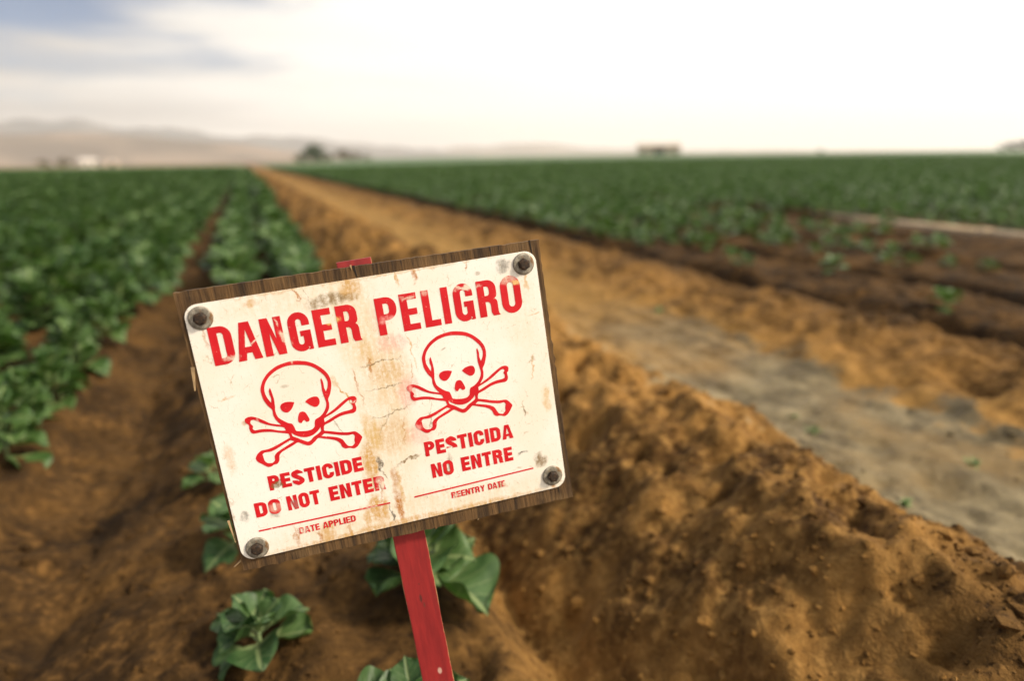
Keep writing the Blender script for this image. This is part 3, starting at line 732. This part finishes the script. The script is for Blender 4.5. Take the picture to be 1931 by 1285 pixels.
WOOD, nt, b = mat('plywood')
oc = N(nt, 'ShaderNodeTexCoord').outputs['Object']
gm = N(nt, 'ShaderNodeMapping', ins={'Vector': oc, 'Scale': (1.0, .07, .35)}).outputs[0]
g1 = NOISE(nt, gm, 95, 6, .65, .6); g2 = NOISE(nt, gm, 420, 3, .6); g3 = NOISE(nt, oc, 22, 4)
c = MIX(nt, SMOOTH(nt, g1, .34, .66), (.032, .016, .005), (.140, .073, .024))
c = MIX(nt, SMOOTH(nt, g2, .60, .70), c, (.014, .008, .004))
c = MIX(nt, MATH(nt, 'MULTIPLY', SMOOTH(nt, g3, .5, .7), .5), c, (.19, .112, .045))
nt.links.new(c, b.inputs['Base Color']); b.inputs['Roughness'].default_value = .9
bp = N(nt, 'ShaderNodeBump', ins={'Height': MATH(nt, 'ADD', g1, g2), 'Strength': .6, 'Distance': .002}); nt.links.new(bp.outputs[0], b.inputs['Normal'])
WOOD2 = simple('fresh_ply_edge', (.36, .24, .12), .85, .35, 90)

def board_mesh():
    rs = np.random.default_rng(4)
    C = [(-18.55, 15.15), (18.66, 14.72), (18.68, -15.45), (-18.2, -14.85)]
    loop = []
    for (a, b_, j) in ((0, 1, .05), (1, 2, .09), (2, 3, .06), (3, 0, .05)):
        n = 70 if a % 2 == 0 else 54
        ax, ay = C[a]; bx, by = C[b_]
        dx_, dy_ = bx - ax, by - ay; L = math.hypot(dx_, dy_); px, py = dy_ / L, -dx_ / L
        for i in range(n):
            t = i / n
            d = j * (1.3 * float(pn(np.array([t * L * 1.2 + a * 9]), np.array([a * 3.3]))[0]) + .6 * rs.normal() * (1 if rs.random() < .35 else .25))
            if a == 2 and .2 < t < .8: d -= .30 * max(0, float(pn(np.array([t * 17]), np.array([2.2]))[0]) - .12)
            loop.append((ax + dx_ * t + px * d, ay + dy_ * t + py * d))
    # split in the top edge
    bm = bmesh.new()
    zf, zb = -.0018, -.0115
    f0 = [bm.verts.new((x * CM * .9985, y * CM * .9985, zf)) for x, y in loop]
    f1 = [bm.verts.new((x * CM, y * CM, zf - .0008)) for x, y in loop]
    f2 = [bm.verts.new((x * CM * (1 + .0015 * rs.normal()), y * CM * (1 + .0015 * rs.normal()), (zf + zb) / 2)) for x, y in loop]
    f3 = [bm.verts.new((x * CM, y * CM, zb)) for x, y in loop]
    bm.faces.new(f0[::-1]); bm.faces.new(f3)
    n = len(loop)
    for A, B in ((f0, f1), (f1, f2), (f2, f3)):
        for i in range(n): bm.faces.new((A[i], A[(i + 1) % n], B[(i + 1) % n], B[i]))
    bmesh.ops.recalc_face_normals(bm, faces=bm.faces)
    return bmmesh('board', bm)
board = spart('board', board_mesh(), WOOD); board['label'] = 'weathered brown plywood backing board with splintered edges'
def sliver(p, q, w, z0, z1):
    bm = bmesh.new(); a, b_ = Vector((*p, 0)) * CM, Vector((*q, 0)) * CM; d = (b_ - a).normalized(); s = Vector((-d.y, d.x, 0)) * w * CM
    lo = [bm.verts.new(v + Vector((0, 0, z0))) for v in (a - s, a + s, b_ + s * .2, b_ - s * .3)]
    hi = [bm.verts.new(v + Vector((0, 0, z1))) for v in (a - s * .8, a + s * .8, b_ + s * .1, b_ - s * .2)]
    bm.faces.new(lo[::-1]); bm.faces.new(hi)
    for i in range(4): bm.faces.new((lo[i], lo[(i + 1) % 4], hi[(i + 1) % 4], hi[i]))
    return bmmesh('splinter', bm)
DARKW = simple('dark_split', (.02, .013, .008), .95)
for p, q, w, z0, z1, mt in [((-18.0, -13.6), (-19.1, -14.3), .10, -.006, -.004, WOOD2), ((-18.35, 7.6), (-18.65, 5.2), .22, -.003, -.0005, WOOD2), ((-18.5, -9.0), (-18.3, -11.5), .12, -.003, -.001, WOOD2),
                            ((-1.2, 15.05), (-1.0, 13.8), .16, -.0019, -.0014, DARKW), ((-1.45, 15.15), (-1.42, 14.65), .10, -.0019, -.0010, WOOD2), ((17.6, 14.8), (17.75, 12.6), .10, -.0019, -.0014, DARKW), ((7.5, -15.0), (7.2, -15.5), .12, -.004, -.002, WOOD2), ((2.6, -15.1), (2.3, -15.35), .16, -.004, -.002, WOOD)]:
    sp_ = link('splinter', sliver(p, q, w, z0, z1), mt, board)

def plate_mesh():
    bm = bmesh.new(); r = 1.3; pts = []
    for cx, cy, a0 in ((18 - r, 13.72 - r, 0), (-18 + r, 13.72 - r, 90), (-18 + r, -13.72 + r, 180), (18 - r, -13.72 + r, 270)):
        for i in range(11):
            a = R(a0 + 9 * i); pts.append(((cx + r * math.cos(a)) * CM, (cy + r * math.sin(a)) * CM))
    e = .9985
    top = [bm.verts.new((x * e, y * e, 0)) for x, y in pts]; mid = [bm.verts.new((x, y, -.0004)) for x, y in pts]; bot = [bm.verts.new((x, y, -.0016)) for x, y in pts]
    bm.faces.new(top); bm.faces.new(bot[::-1]); n = len(pts)
    for A, B in ((top, mid), (mid, bot)):
        for i in range(n): bm.faces.new((A[i], B[i], B[(i + 1) % n], A[(i + 1) % n]))
    bmesh.ops.recalc_face_normals(bm, faces=bm.faces)
    return bmmesh('plate', bm)
plate = spart('plate', plate_mesh(), PLATE); plate['label'] = 'stained cream metal sign plate with red print'

# ---- lettering: a condensed bold face drawn as outlines
def arc(cx, cy, rx, ry, a0, a1, n=7):
    return [(cx + rx * math.cos(R(a0 + (a1 - a0) * i / n)), cy + ry * math.sin(R(a0 + (a1 - a0) * i / n))) for i in range(n + 1)]
def rrect(x0, y0, x1, y1, rl, rr, ry=None):
    ry = ry or max(rl, rr)
    p = []
    p += arc(x1 - rr, y1 - (ry if rr else 0), rr, ry if rr else 0, 0, 90) if rr else [(x1, y1)]
    p += arc(x0 + rl, y1 - ry, rl, ry, 90, 180) if rl else [(x0, y1)]
    p += arc(x0 + rl, y0 + ry, rl, ry, 180, 270) if rl else [(x0, y0)]
    p += arc(x1 - rr, y0 + ry, rr, ry, 270, 360) if rr else [(x1, y0)]
    return p
def glyph(ch, w, s, t):
    rx, ry = w * .5, min(.30, w * .52)
    ix, iy = max(.012, w / 2 - s), min(.16, max(.015, (w / 2 - s) * 1.1))
    if ch == 'I': return [[(0, 0), (w, 0), (w, 1), (0, 1)]]
    if ch == 'L': return [[(0, 0), (w, 0), (w, t), (s, t), (s, 1), (0, 1)]]
    if ch == 'T': return [[(w / 2 - s / 2, 0), (w / 2 + s / 2, 0), (w / 2 + s / 2, 1 - t), (w, 1 - t), (w, 1), (0, 1), (0, 1 - t), (w / 2 - s / 2, 1 - t)]]
    if ch == 'E':
        h = t / 2; return [[(0, 0), (w, 0), (w, t), (s, t), (s, .5 - h), (w * .93, .5 - h), (w * .93, .5 + h), (s, .5 + h), (s, 1 - t), (w * .98, 1 - t), (w * .98, 1), (0, 1)]]
    if ch == 'N': return [[(0, 0), (s * .95, 0), (s * .95, .60), (w - s, 0), (w, 0), (w, 1), (w - s * .95, 1), (w - s * .95, .42), (s, 1), (0, 1)]]
    if ch == 'A':
        a = w * .5 - s * .92; k = w * .20
        return [[(0, 0), (s, 0), (s + .035, .19), (w - s - .035, .19), (w - s, 0), (w, 0), (w * .5 + k, 1), (w * .5 - k, 1)], [(w * .5 - a * .72, .35), (w * .5 + a * .72, .35), (w * .5, .80)]]
    if ch == 'Y': return [[(w / 2 - s / 2, 0), (w / 2 + s / 2, 0), (w / 2 + s / 2, .40), (w, 1), (w - s, 1), (w / 2, .62), (s, 1), (0, 1), (w / 2 - s / 2, .40)]]
    if ch == 'O': return [rrect(0, -.02, w, 1.02, rx, rx, ry), rrect(s, t - .01, w - s, 1.01 - t, ix, ix, iy)]
    if ch == 'D': return [[(0, 0)] + arc(w - rx, ry, rx, ry, 270, 360) + arc(w - rx, 1 - ry, rx, ry, 0, 90) + [(0, 1)], [(s, t)] + arc(w - s - ix, t + iy, ix, iy, 270, 360) + arc(w - s - ix, 1 - t - iy, ix, iy, 0, 90) + [(s, 1 - t)]]
    if ch == 'P':
        b0 = .38; ry = min(ry, .29); iy = min(iy, (1 - t - b0 - t) / 2 - .005)
        return [[(0, 0), (s, 0), (s, b0)] + arc(w - rx, b0 + ry, rx, ry, 270, 360) + arc(w - rx, 1 - ry, rx, ry, 0, 90) + [(0, 1)], [(s, b0 + t)] + arc(w - s - ix, b0 + t + iy, ix, iy, 270, 360) + arc(w - s - ix, 1 - t - iy, ix, iy, 0, 90) + [(s, 1 - t)]]
    if ch == 'R':
        b0 = .41; wb = w * .93; ry = min(ry, .24); rx = wb * .45; ix = max(.012, wb / 2 - s); iy = min(iy, (1 - t - b0 - t) / 2 - .005)
        return [[(0, 0), (s, 0), (s, b0 - .005), (wb - s - .06, b0 - .01), (wb - s - .015, b0 - .04), (wb - s, b0 - .10), (wb - s, .10), (w - s * .98, 0), (w, 0), (w - .035, .06), (wb, .13), (wb, .36), (wb - .02, .43), (wb - .07, .475), (wb - .02, .52), (wb, .58)] + arc(wb - rx, 1 - ry, rx, ry, 0, 90) + [(0, 1)],
                [(s, b0 + t * .95)] + arc(wb - s - ix, b0 + t * .95 + iy, ix, iy, 270, 360) + arc(wb - s - ix, 1 - t - iy, ix, iy, 0, 90) + [(s, 1 - t)]]
    if ch in 'CG':
        o = arc(w - rx, 1.02 - ry, rx, ry, 0, 90) + arc(rx, 1.02 - ry, rx, ry, 90, 180) + arc(rx, -.02 + ry, rx, ry, 180, 270)
        inn = arc(s + ix, t - .01 + iy, ix, iy, 270, 180) + arc(s + ix, 1.01 - t - iy, ix, iy, 180, 90) + arc(w - s - ix, 1.01 - t - iy, ix, iy, 90, 0)
        if ch == 'C':
            return [[(w, .635)] + o + arc(w - rx, -.02 + ry, rx, ry, 270, 360) + [(w, .375), (w - s, .375)] + arc(w - s - ix, t - .01 + iy, ix, iy, 360, 270) + inn + [(w - s, .635)]]
        return [[(w, .655)] + o + arc(w - rx, -.02 + ry, rx, ry, 270, 315, 4) + [(w - s * .62, .085), (w - s * .55, 0), (w, 0), (w, .52), (w * .50, .52), (w * .50, .375), (w - s, .375)] + arc(w - s - ix, t - .01 + iy, ix, iy, 360, 270) + inn + [(w - s, .655)]]
    if ch == 'S':
        xl, xr, c = s * .5, w - s * .5, w / 2
        K = [(xr, .665), (xr, .76), (c + .10 * w, .985 - t / 2), (c, 1.02 - t / 2), (c - .12 * w, .985 - t / 2), (xl, .82), (xl, .69), (c - .12 * w, .57), (c + .12 * w, .45), (xr, .31), (xr, .19), (c + .12 * w, .015 + t / 2), (c, -.02 + t / 2), (c - .10 * w, .015 + t / 2), (xl, .235), (xl, .335)]
        P = smooth_open(K, 3)
        L_, Rr = [], []
        for i in range(len(P)):
            a = P[max(0, i - 1)]; b_ = P[min(len(P) - 1, i + 1)]; d = math.hypot(b_[0] - a[0], b_[1] - a[1]) or 1
            nx_, ny_ = -(b_[1] - a[1]) / d, (b_[0] - a[0]) / d
            hw = (s * abs(nx_) + t * abs(ny_)) / (abs(nx_) + abs(ny_)) * .56
            L_.append((P[i][0] + nx_ * hw, P[i][1] + ny_ * hw)); Rr.append((P[i][0] - nx_ * hw, P[i][1] - ny_ * hw))
        return [L_ + Rr[::-1]]
def smooth_open(K, n):
    P = [K[0]] + K + [K[-1]]; out = []
    for i in range(1, len(P) - 2):
        for j in range(n):
            t = j / n; a, b_, c, d = P[i - 1], P[i], P[i + 1], P[i + 2]
            out.append(tuple(.5 * (2 * b_[k] + (c[k] - a[k]) * t + (2 * a[k] - 5 * b_[k] + 4 * c[k] - d[k]) * t * t + (3 * b_[k] - a[k] - 3 * c[k] + d[k]) * t ** 3) for k in (0, 1)))
    out.append(K[-1]); return out
def smooth_closed(K, n=3, corner=.35):
    out = []; L = len(K)
    for i in range(L):
        a, b_, c, d = K[i - 1], K[i], K[(i + 1) % L], K[(i + 2) % L]
        for j in range(n):
            t = j / n
            q = tuple(.5 * (2 * b_[k] + (c[k] - a[k]) * t * .8 + (2 * a[k] - 5 * b_[k] + 4 * c[k] - d[k]) * 0 + 0 * t) for k in (0, 1))
            h1 = 2 * t ** 3 - 3 * t * t + 1; h2 = -2 * t ** 3 + 3 * t * t; h3 = t ** 3 - 2 * t * t + t; h4 = t ** 3 - t * t
            def tang(p, q_, r):   # shortened tangents where the outline turns sharply
                v1 = (q_[0] - p[0], q_[1] - p[1]); v2 = (r[0] - q_[0], r[1] - q_[1])
                l1 = math.hypot(*v1) or 1e-6; l2 = math.hypot(*v2) or 1e-6
                cs = (v1[0] * v2[0] + v1[1] * v2[1]) / (l1 * l2)
                f = max(0, (cs + .2) / 1.2) * min(l1, l2) / (l1 + l2) * 1.0
                return ((v1[0] + v2[0]) * f, (v1[1] + v2[1]) * f)
            ta = tang(a, b_, c); tb = tang(b_, c, d)
            out.append(tuple(h1 * b_[k] + h3 * ta[k] + h2 * c[k] + h4 * tb[k] for k in (0, 1)))
    return out
def filled(name, loops, z=.0003):
    cu_ = bpy.data.curves.new(name, 'CURVE'); cu_.dimensions = '2D'; cu_.fill_mode = 'BOTH'
    for lp in loops:
        cl = []
        for p in lp:
            if not cl or math.hypot(p[0] - cl[-1][0], p[1] - cl[-1][1]) > 1e-4: cl.append(p)
        if math.hypot(cl[0][0] - cl[-1][0], cl[0][1] - cl[-1][1]) < 1e-4: cl.pop()
        s_ = cu_.splines.new('POLY'); s_.points.add(len(cl) - 1); s_.use_cyclic_u = True
        for q, p in zip(s_.points, cl): q.co = (p[0], p[1], 0, 1)
    ob = bpy.data.objects.new(name, cu_); COL.objects.link(ob)
    dg = bpy.context.evaluated_depsgraph_get()
    me = bpy.data.meshes.new_from_object(ob.evaluated_get(dg))
    bpy.data.objects.remove(ob); bpy.data.curves.remove(cu_)
    bm = bmesh.new(); bm.from_mesh(me)
    for v in bm.verts: v.co = Vector((v.co.x * CM, v.co.y * CM, z))
    bmesh.ops.remove_doubles(bm, verts=bm.verts, dist=1e-7)
    for f in bm.faces:
        if f.normal.z < 0: f.normal_flip()
    bm.to_mesh(me); bm.free(); me.materials.clear(); me.name = name
    return me
RELW = dict(I=.28, L=.60, T=.68, E=.64, N=.74, A=.80, Y=.74, O=.74, D=.74, P=.70, R=.76, C=.72, G=.74, S=.72)
def word(txt, x0, x1, y0, y1, gap=.10, sw=.29):
    """loops for a word fitted between x0 and x1 (plate centimetres)"""
    h = y1 - y0
    tot = sum(RELW[c] for c in txt) + gap * (len(txt) - 1)
    k = (x1 - x0) / (tot * h); x = x0; out = []
    for c in txt:
        w = RELW[c] * k
        s = min(sw * k * .96, w)
        for lp in glyph(c, w, s, sw * .80): out.append([(x + px * h, y0 + py * h) for px, py in lp])
        x += (w + gap * k) * h
    return out
def letter_row(spec, y0, y1, sw):
    h = y1 - y0; out = []
    for c, x0, x1 in spec:
        w = (x1 - x0) / h
        for lp in glyph(c, w, sw if c != 'I' else w, sw * .86): out.append([(x0 + px * h, y0 + py * h) for px, py in lp])
    return out
def lettering(loops, lab):
    o = link('lettering', filled('lettering', loops), RED, plate); o['label'] = lab
lettering(letter_row([('D', -16.23, -14.12), ('A', -13.95, -11.60), ('N', -11.30, -9.23), ('G', -8.68, -6.57), ('E', -6.12, -4.30), ('R', -3.83, -1.60)], 7.33, 11.24, .200), 'large red lettering reading DANGER')
lettering(letter_row([('P', .21, 2.36), ('E', 2.76, 4.58), ('L', 5.08, 6.78), ('I', 7.15, 7.91), ('G', 8.42, 10.52), ('R', 11.03, 13.28), ('O', 13.60, 15.84)], 7.41, 11.35, .198), 'large red lettering reading PELIGRO')
lettering(word('PESTICIDE', -13.79, -4.05, -6.68, -5.08), 'red lettering reading PESTICIDE')
lettering(word('DO', -15.68, -13.10, -9.28, -7.68) + word('NOT', -12.42, -9.03, -9.28, -7.68) + word('ENTER', -8.04, -2.10, -9.28, -7.68), 'red lettering reading DO NOT ENTER')
lettering(word('DATE', -11.82, -9.70, -12.14, -11.42, .09, .25) + word('APPLIED', -9.36, -5.88, -12.14, -11.42, .09, .25), 'small red lettering reading DATE APPLIED')
lettering(word('PESTICIDA', 2.70, 12.66, -6.66, -5.00), 'red lettering reading PESTICIDA')
lettering(word('NO', 3.03, 5.46, -9.27, -7.63) + word('ENTRE', 6.38, 12.28, -9.27, -7.63), 'red lettering reading NO ENTRE')
lettering(word('REENTRY', 4.72, 8.55, -12.10, -11.38, .09, .25) + word('DATE', 8.93, 10.90, -12.10, -11.38, .09, .25), 'small red lettering reading REENTRY DATE')
for x0, x1, ya, yb in ((-15.78, -1.98, -10.77, -10.97), (.68, 14.41, -10.95, -10.74)):
    o = link('ruled_line', filled('ruled_line', [[(x0, ya - .085), (x1, yb - .085), (x1, yb + .085), (x0, ya + .085)]]), RED, plate)
SKULL = [
 [(8.22,6.45),(9.08,6.21),(9.81,5.78),(10.51,5.09),(10.92,4.40),(11.04,3.67),(10.94,3.07),(10.71,2.40),(10.41,1.89),(10.41,1.42),(10.32,0.92),(10.10,0.55),(9.86,0.24),(10.75,0.68),(11.38,1.08),(11.89,1.39),(12.40,1.65),(12.77,1.71),(13.11,1.62),(13.25,1.36),(13.16,1.03),(13.00,0.86),(13.04,0.38),(12.93,0.04),(12.65,-0.12),(12.19,-0.10),(11.56,-0.14),(10.91,-0.29),(10.25,-0.57),(9.49,-0.83),(9.37,-1.38),(10.09,-1.61),(10.88,-1.88),(11.68,-2.07),(12.40,-2.12),(12.73,-2.38),(13.06,-2.89),(12.80,-3.37),(12.41,-3.82),(12.02,-3.97),(11.58,-3.80),(11.16,-3.78),(10.84,-3.53),(10.74,-3.14),(10.43,-2.76),(9.96,-2.50),(9.27,-2.25),(8.64,-2.04),(8.23,-2.35),(7.78,-2.62),(7.43,-2.60),(7.01,-2.35),(6.55,-2.06),(5.90,-2.32),(5.26,-2.55),(4.77,-2.76),(4.49,-3.06),(4.38,-3.56),(4.13,-3.87),(3.78,-3.90),(3.45,-4.04),(3.11,-3.99),(2.67,-3.61),(2.25,-3.20),(2.16,-2.82),(2.43,-2.41),(2.87,-2.14),(3.52,-2.13),(4.25,-1.97),(4.99,-1.71),(5.63,-1.48),(5.90,-1.38),(5.82,-0.95),(5.16,-0.71),(4.21,-0.39),(3.34,-0.23),(2.51,-0.21),(2.25,-0.00),(2.19,0.42),(2.23,0.77),(1.95,1.13),(1.98,1.48),(2.28,1.62),(2.67,1.61),(3.13,1.40),(3.66,1.03),(4.27,0.55),(5.30,0.14),(4.90,0.78),(4.75,1.32),(4.76,1.88),(4.39,2.46),(4.12,3.18),(4.06,4.09),(4.16,4.48),(4.49,5.11),(5.14,5.79),(6.01,6.28),(6.83,6.47),(7.53,6.53)],
 [(8.15,6.03),(8.92,5.84),(9.57,5.49),(10.09,4.97),(10.51,4.38),(10.69,3.73),(10.57,3.14),(10.33,2.73),(10.23,3.16),(10.25,3.71),(10.13,4.23),(10.03,4.06),(10.02,3.55),(9.98,2.95),(10.02,2.43),(10.10,1.90),(10.13,1.43),(9.98,0.99),(9.66,0.54),(9.25,0.21),(8.75,-0.00),(8.61,-0.29),(8.52,-0.73),(8.19,-0.98),(7.63,-1.02),(7.03,-0.93),(6.63,-0.79),(6.52,-0.37),(6.38,0.02),(6.01,0.20),(5.52,0.60),(5.15,1.04),(5.03,1.67),(5.10,2.27),(5.15,2.87),(5.11,3.49),(5.04,4.00),(5.00,4.21),(4.84,3.94),(4.82,3.54),(4.90,3.12),(4.81,2.63),(4.56,3.19),(4.42,3.72),(4.47,4.32),(4.72,4.87),(5.23,5.42),(6.00,5.88),(6.77,6.09),(7.47,6.13)],
 [(7.04,2.24),(6.66,2.37),(6.17,2.42),(5.75,2.30),(5.58,2.02),(5.65,1.65),(5.90,1.38),(6.24,1.31),(6.57,1.52),(6.82,1.83)],
 [(8.10,2.09),(8.46,2.32),(8.99,2.44),(9.38,2.35),(9.53,2.01),(9.47,1.61),(9.22,1.35),(8.91,1.33),(8.55,1.59),(8.24,1.90)],
 [(7.66,1.10),(7.89,0.95),(8.04,0.61),(8.17,0.17),(8.09,-0.05),(7.83,-0.07),(7.70,0.09),(7.63,0.17),(7.48,0.10),(7.32,-0.10),(7.08,0.01),(7.03,0.30),(7.15,0.74),(7.35,1.06)],
 [(12.66,1.34),(12.77,1.17),(12.60,0.94),(12.71,0.66),(12.65,0.36),(12.29,0.27),(11.61,0.23),(10.97,0.07),(10.31,-0.20),(9.60,-0.49),(9.60,-0.12),(9.83,0.01),(10.59,0.30),(11.26,0.63),(11.95,1.07),(12.40,1.34)],
 [(9.36,-1.69),(10.05,-1.92),(11.03,-2.25),(11.74,-2.40),(12.16,-2.38),(12.33,-2.63),(12.22,-3.03),(12.19,-3.40),(11.86,-3.65),(11.46,-3.53),(11.25,-3.20),(11.01,-2.72),(10.59,-2.42),(10.00,-2.19),(9.02,-1.91)],
 [(5.85,-1.67),(6.22,-1.87),(5.52,-2.14),(4.77,-2.45),(4.28,-2.70),(4.02,-3.01),(3.95,-3.47),(3.66,-3.67),(3.22,-3.60),(2.97,-3.31),(2.91,-2.82),(2.90,-2.56),(3.17,-2.41),(3.77,-2.44),(4.40,-2.26),(5.15,-1.95)],
 [(2.80,1.23),(3.16,0.98),(3.77,0.55),(4.51,0.20),(5.26,-0.06),(5.54,-0.22),(5.63,-0.55),(5.00,-0.42),(4.16,-0.07),(3.40,0.09),(2.71,0.11),(2.50,0.30),(2.60,0.59),(2.41,0.93),(2.51,1.22)],
 [(6.13,-0.91),(6.43,-1.24),(7.03,-1.57),(7.62,-1.69),(8.25,-1.57),(8.82,-1.21),(9.07,-0.90),(9.06,-1.32),(8.66,-1.60),(8.21,-1.82),(7.86,-2.11),(7.54,-2.20),(7.12,-1.95),(6.62,-1.59),(6.17,-1.29)],
]
sk = [smooth_closed(l, 4) for l in SKULL]
for off in (0.0, -16.62):
    o = link('skull_emblem', filled('skull_emblem', [[(x + off, y_ - (.07 if off else 0)) for x, y_ in l] for l in sk]), RED, plate)
    o['label'] = 'red skull and crossbones emblem'

# ---- bolts and washers
STEEL, nt, b = mat('washer_steel')
oc = N(nt, 'ShaderNodeTexCoord').outputs['Object']
nn = NOISE(nt, oc, 320, 5, .65)
c = MIX(nt, SMOOTH(nt, nn, .38, .66), (.20, .175, .135), (.40, .36, .29)); c = MIX(nt, SMOOTH(nt, NOISE(nt, oc, 150, 4), .58, .7), c, (.22, .12, .05))
nt.links.new(c, b.inputs['Base Color']); b.inputs['Metallic'].default_value = .35; b.inputs['Roughness'].default_value = .55
RUSTM, nt, b = mat('rusty_bolt')
oc = N(nt, 'ShaderNodeTexCoord').outputs['Object']
nn = NOISE(nt, oc, 420, 5, .7)
c = MIX(nt, SMOOTH(nt, nn, .36, .68), (.016, .011, .008), (.080, .044, .022))
nt.links.new(c, b.inputs['Base Color']); b.inputs['Roughness'].default_value = .75; b.inputs['Metallic'].default_value = .2
bp = N(nt, 'ShaderNodeBump', ins={'Height': nn, 'Strength': .5, 'Distance': .0006}); nt.links.new(bp.outputs[0], b.inputs['Normal'])
def bolt_mesh():
    bm = bmesh.new()
    def ring(r, z, n=6): return [bm.verts.new((r * math.cos(i * 2 * math.pi / n), r * math.sin(i * 2 * math.pi / n), z)) for i in range(n)]
    L = [ring(.0066, .0015), ring(.0066, .0052), ring(.0058, .0060)]
    for A, B in zip(L[:-1], L[1:]):
        for i in range(6): bm.faces.new((A[i], A[(i + 1) % 6], B[(i + 1) % 6], B[i]))
    bm.faces.new(L[-1]); bm.faces.new(L[0][::-1])
    k = bmesh.ops.create_cone(bm, segments=16, radius1=.0050, radius2=.0042, depth=.0006, cap_ends=True)
    for v in k['verts']: v.co.z += .0063
    return bmmesh('bolt', bm)
def washer_mesh():
    bm = bmesh.new(); n = 36
    prof = [(.0058, .0012), (.0085, .0017), (.0108, .0016), (.0117, .0011), (.0119, .0001)]
    rings = [[bm.verts.new((r * math.cos(i * 2 * math.pi / n), r * math.sin(i * 2 * math.pi / n), z)) for i in range(n)] for r, z in prof]
    for A, B in zip(rings[:-1], rings[1:]):
        for i in range(n): bm.faces.new((A[i], B[i], B[(i + 1) % n], A[(i + 1) % n]))
    bmesh.ops.recalc_face_normals(bm, faces=bm.faces)
    return bmmesh('washer', bm, True)
BM_, WM_ = bolt_mesh(), washer_mesh()
for (u, v, a) in ((-16.55, 12.3, .2), (16.55, 12.4, .5), (16.5, -12.15, .9), (-16.3, -12.55, .35)):
    bo = spart('bolt', BM_, RUSTM, Matrix.Translation((u * CM, v * CM, 0)) @ Matrix.Rotation(a, 4, 'Z') @ Matrix.Rotation(.04, 4, 'X'))
    link('washer', WM_, STEEL, bo)

# ---- stake
STK, nt, b = mat('red_stake_paint')
oc = N(nt, 'ShaderNodeTexCoord').outputs['Object']
n1 = NOISE(nt, N(nt, 'ShaderNodeMapping', ins={'Vector': oc, 'Scale': (1, .12, 1)}).outputs[0], 130, 5, .6)
c = MIX(nt, SMOOTH(nt, n1, .3, .7), (.22, .011, .012), (.32, .018, .017))
wear = MATH(nt, 'MULTIPLY', SMOOTH(nt, NOISE(nt, oc, 60, 6, .7), .64, .68), SMOOTH(nt, NOISE(nt, oc, 9, 2), .48, .6))
c = MIX(nt, MATH(nt, 'MULTIPLY', wear, .8), c, (.42, .26, .15))
sx = N(nt, 'ShaderNodeSeparateXYZ', ins={0: oc})
edge = SMOOTH(nt, MATH(nt, 'ADD', MATH(nt, 'ABSOLUTE', sx.outputs[0]), MATH(nt, 'MULTIPLY', NOISE(nt, oc, 120, 4), .0022)), .0184, .0190)
c = MIX(nt, MATH(nt, 'MULTIPLY', edge, .7), c, (.36, .22, .10))
for (u, v, hw, hh, colr) in ((-.001, -.237, .0018, .006, (.06, .02, .015)), (.0015, -.246, .0012, .004, (.12, .03, .02)), (.004, -.334, .0030, .0050, (.62, .40, .32)), (.0, -.219, .0010, .0010, (.05, .02, .015))):
    d = N(nt, 'ShaderNodeVectorMath', operation='MULTIPLY', ins={0: N(nt, 'ShaderNodeVectorMath', operation='SUBTRACT', ins={0: oc, 1: (u, v, 0)}).outputs[0], 1: (1 / hw, 1 / hh, 0)}).outputs[0]
    l = N(nt, 'ShaderNodeVectorMath', operation='LENGTH', ins={0: d}).outputs['Value']
    c = MIX(nt, MATH(nt, 'MULTIPLY', SMOOTH(nt, MATH(nt, 'ADD', l, MATH(nt, 'MULTIPLY', n1, .9)), 1.5, .9), .8), c, colr)
nt.links.new(c, b.inputs['Base Color']); b.inputs['Roughness'].default_value = .6
bp = N(nt, 'ShaderNodeBump', ins={'Height': n1, 'Strength': .3, 'Distance': .001}); nt.links.new(bp.outputs[0], b.inputs['Normal'])
def stake_mesh():
    bm = bmesh.new(); rings = []
    for i in range(41):
        v = .1555 - i * (.1555 + .68) / 40
        w = .0180 + .0003 * math.sin(i * 2.1) + .0002 * math.sin(i * 5.3)
        if v < -.60: w *= max(.12, 1 - (-.60 - v) / .085)
        w0, w1 = -w + .0002 * math.sin(i * 3.7), w
        zf, zb = -.0118, -.0218
        rings.append([bm.verts.new(p) for p in ((w0, v, zf - .0006), (w0 + .0008, v, zf), (w1 - .0008, v, zf), (w1, v, zf - .0006), (w1, v, zb), (w0, v, zb))])
    for A, B in zip(rings[:-1], rings[1:]):
        for i in range(6): bm.faces.new((A[i], B[i], B[(i + 1) % 6], A[(i + 1) % 6]))
    bm.faces.new(rings[0]); bm.faces.new(rings[-1][::-1])
    bmesh.ops.recalc_face_normals(bm, faces=bm.faces)
    return bmmesh('stake', bm)
st = spart('stake', stake_mesh(), STK, Matrix.Translation((-.0085, 0, 0)) @ Matrix.Rotation(R(.75), 4, 'Z'))
st['label'] = 'red painted wooden stake with chipped edges'

# ------------------------------------------------------------------ haze
HZ, nt, b = mat('haze'); nt.nodes.remove(b)
pv = N(nt, 'ShaderNodeVolumePrincipled', ins={'Color': (.97, .96, .94, 1), 'Density': 1.45e-4, 'Anisotropy': .25})
nt.links.new(pv.outputs[0], nt.nodes['Material Output'].inputs['Volume'])
HZ_TOP = 20 + max(v.co.z for n_ in ('hills', 'mountains', 'far_ridge') for v in bpy.data.objects[n_].data.vertices)
print('haze top', HZ_TOP)
bm = bmesh.new(); box(bm, -10500, 10500, -10500, 12500, -60, HZ_TOP)
hz = link('haze', bmmesh('haze', bm), HZ); tag(hz, 'pale haze lying over the far fields and hills', 'haze', kind='stuff')
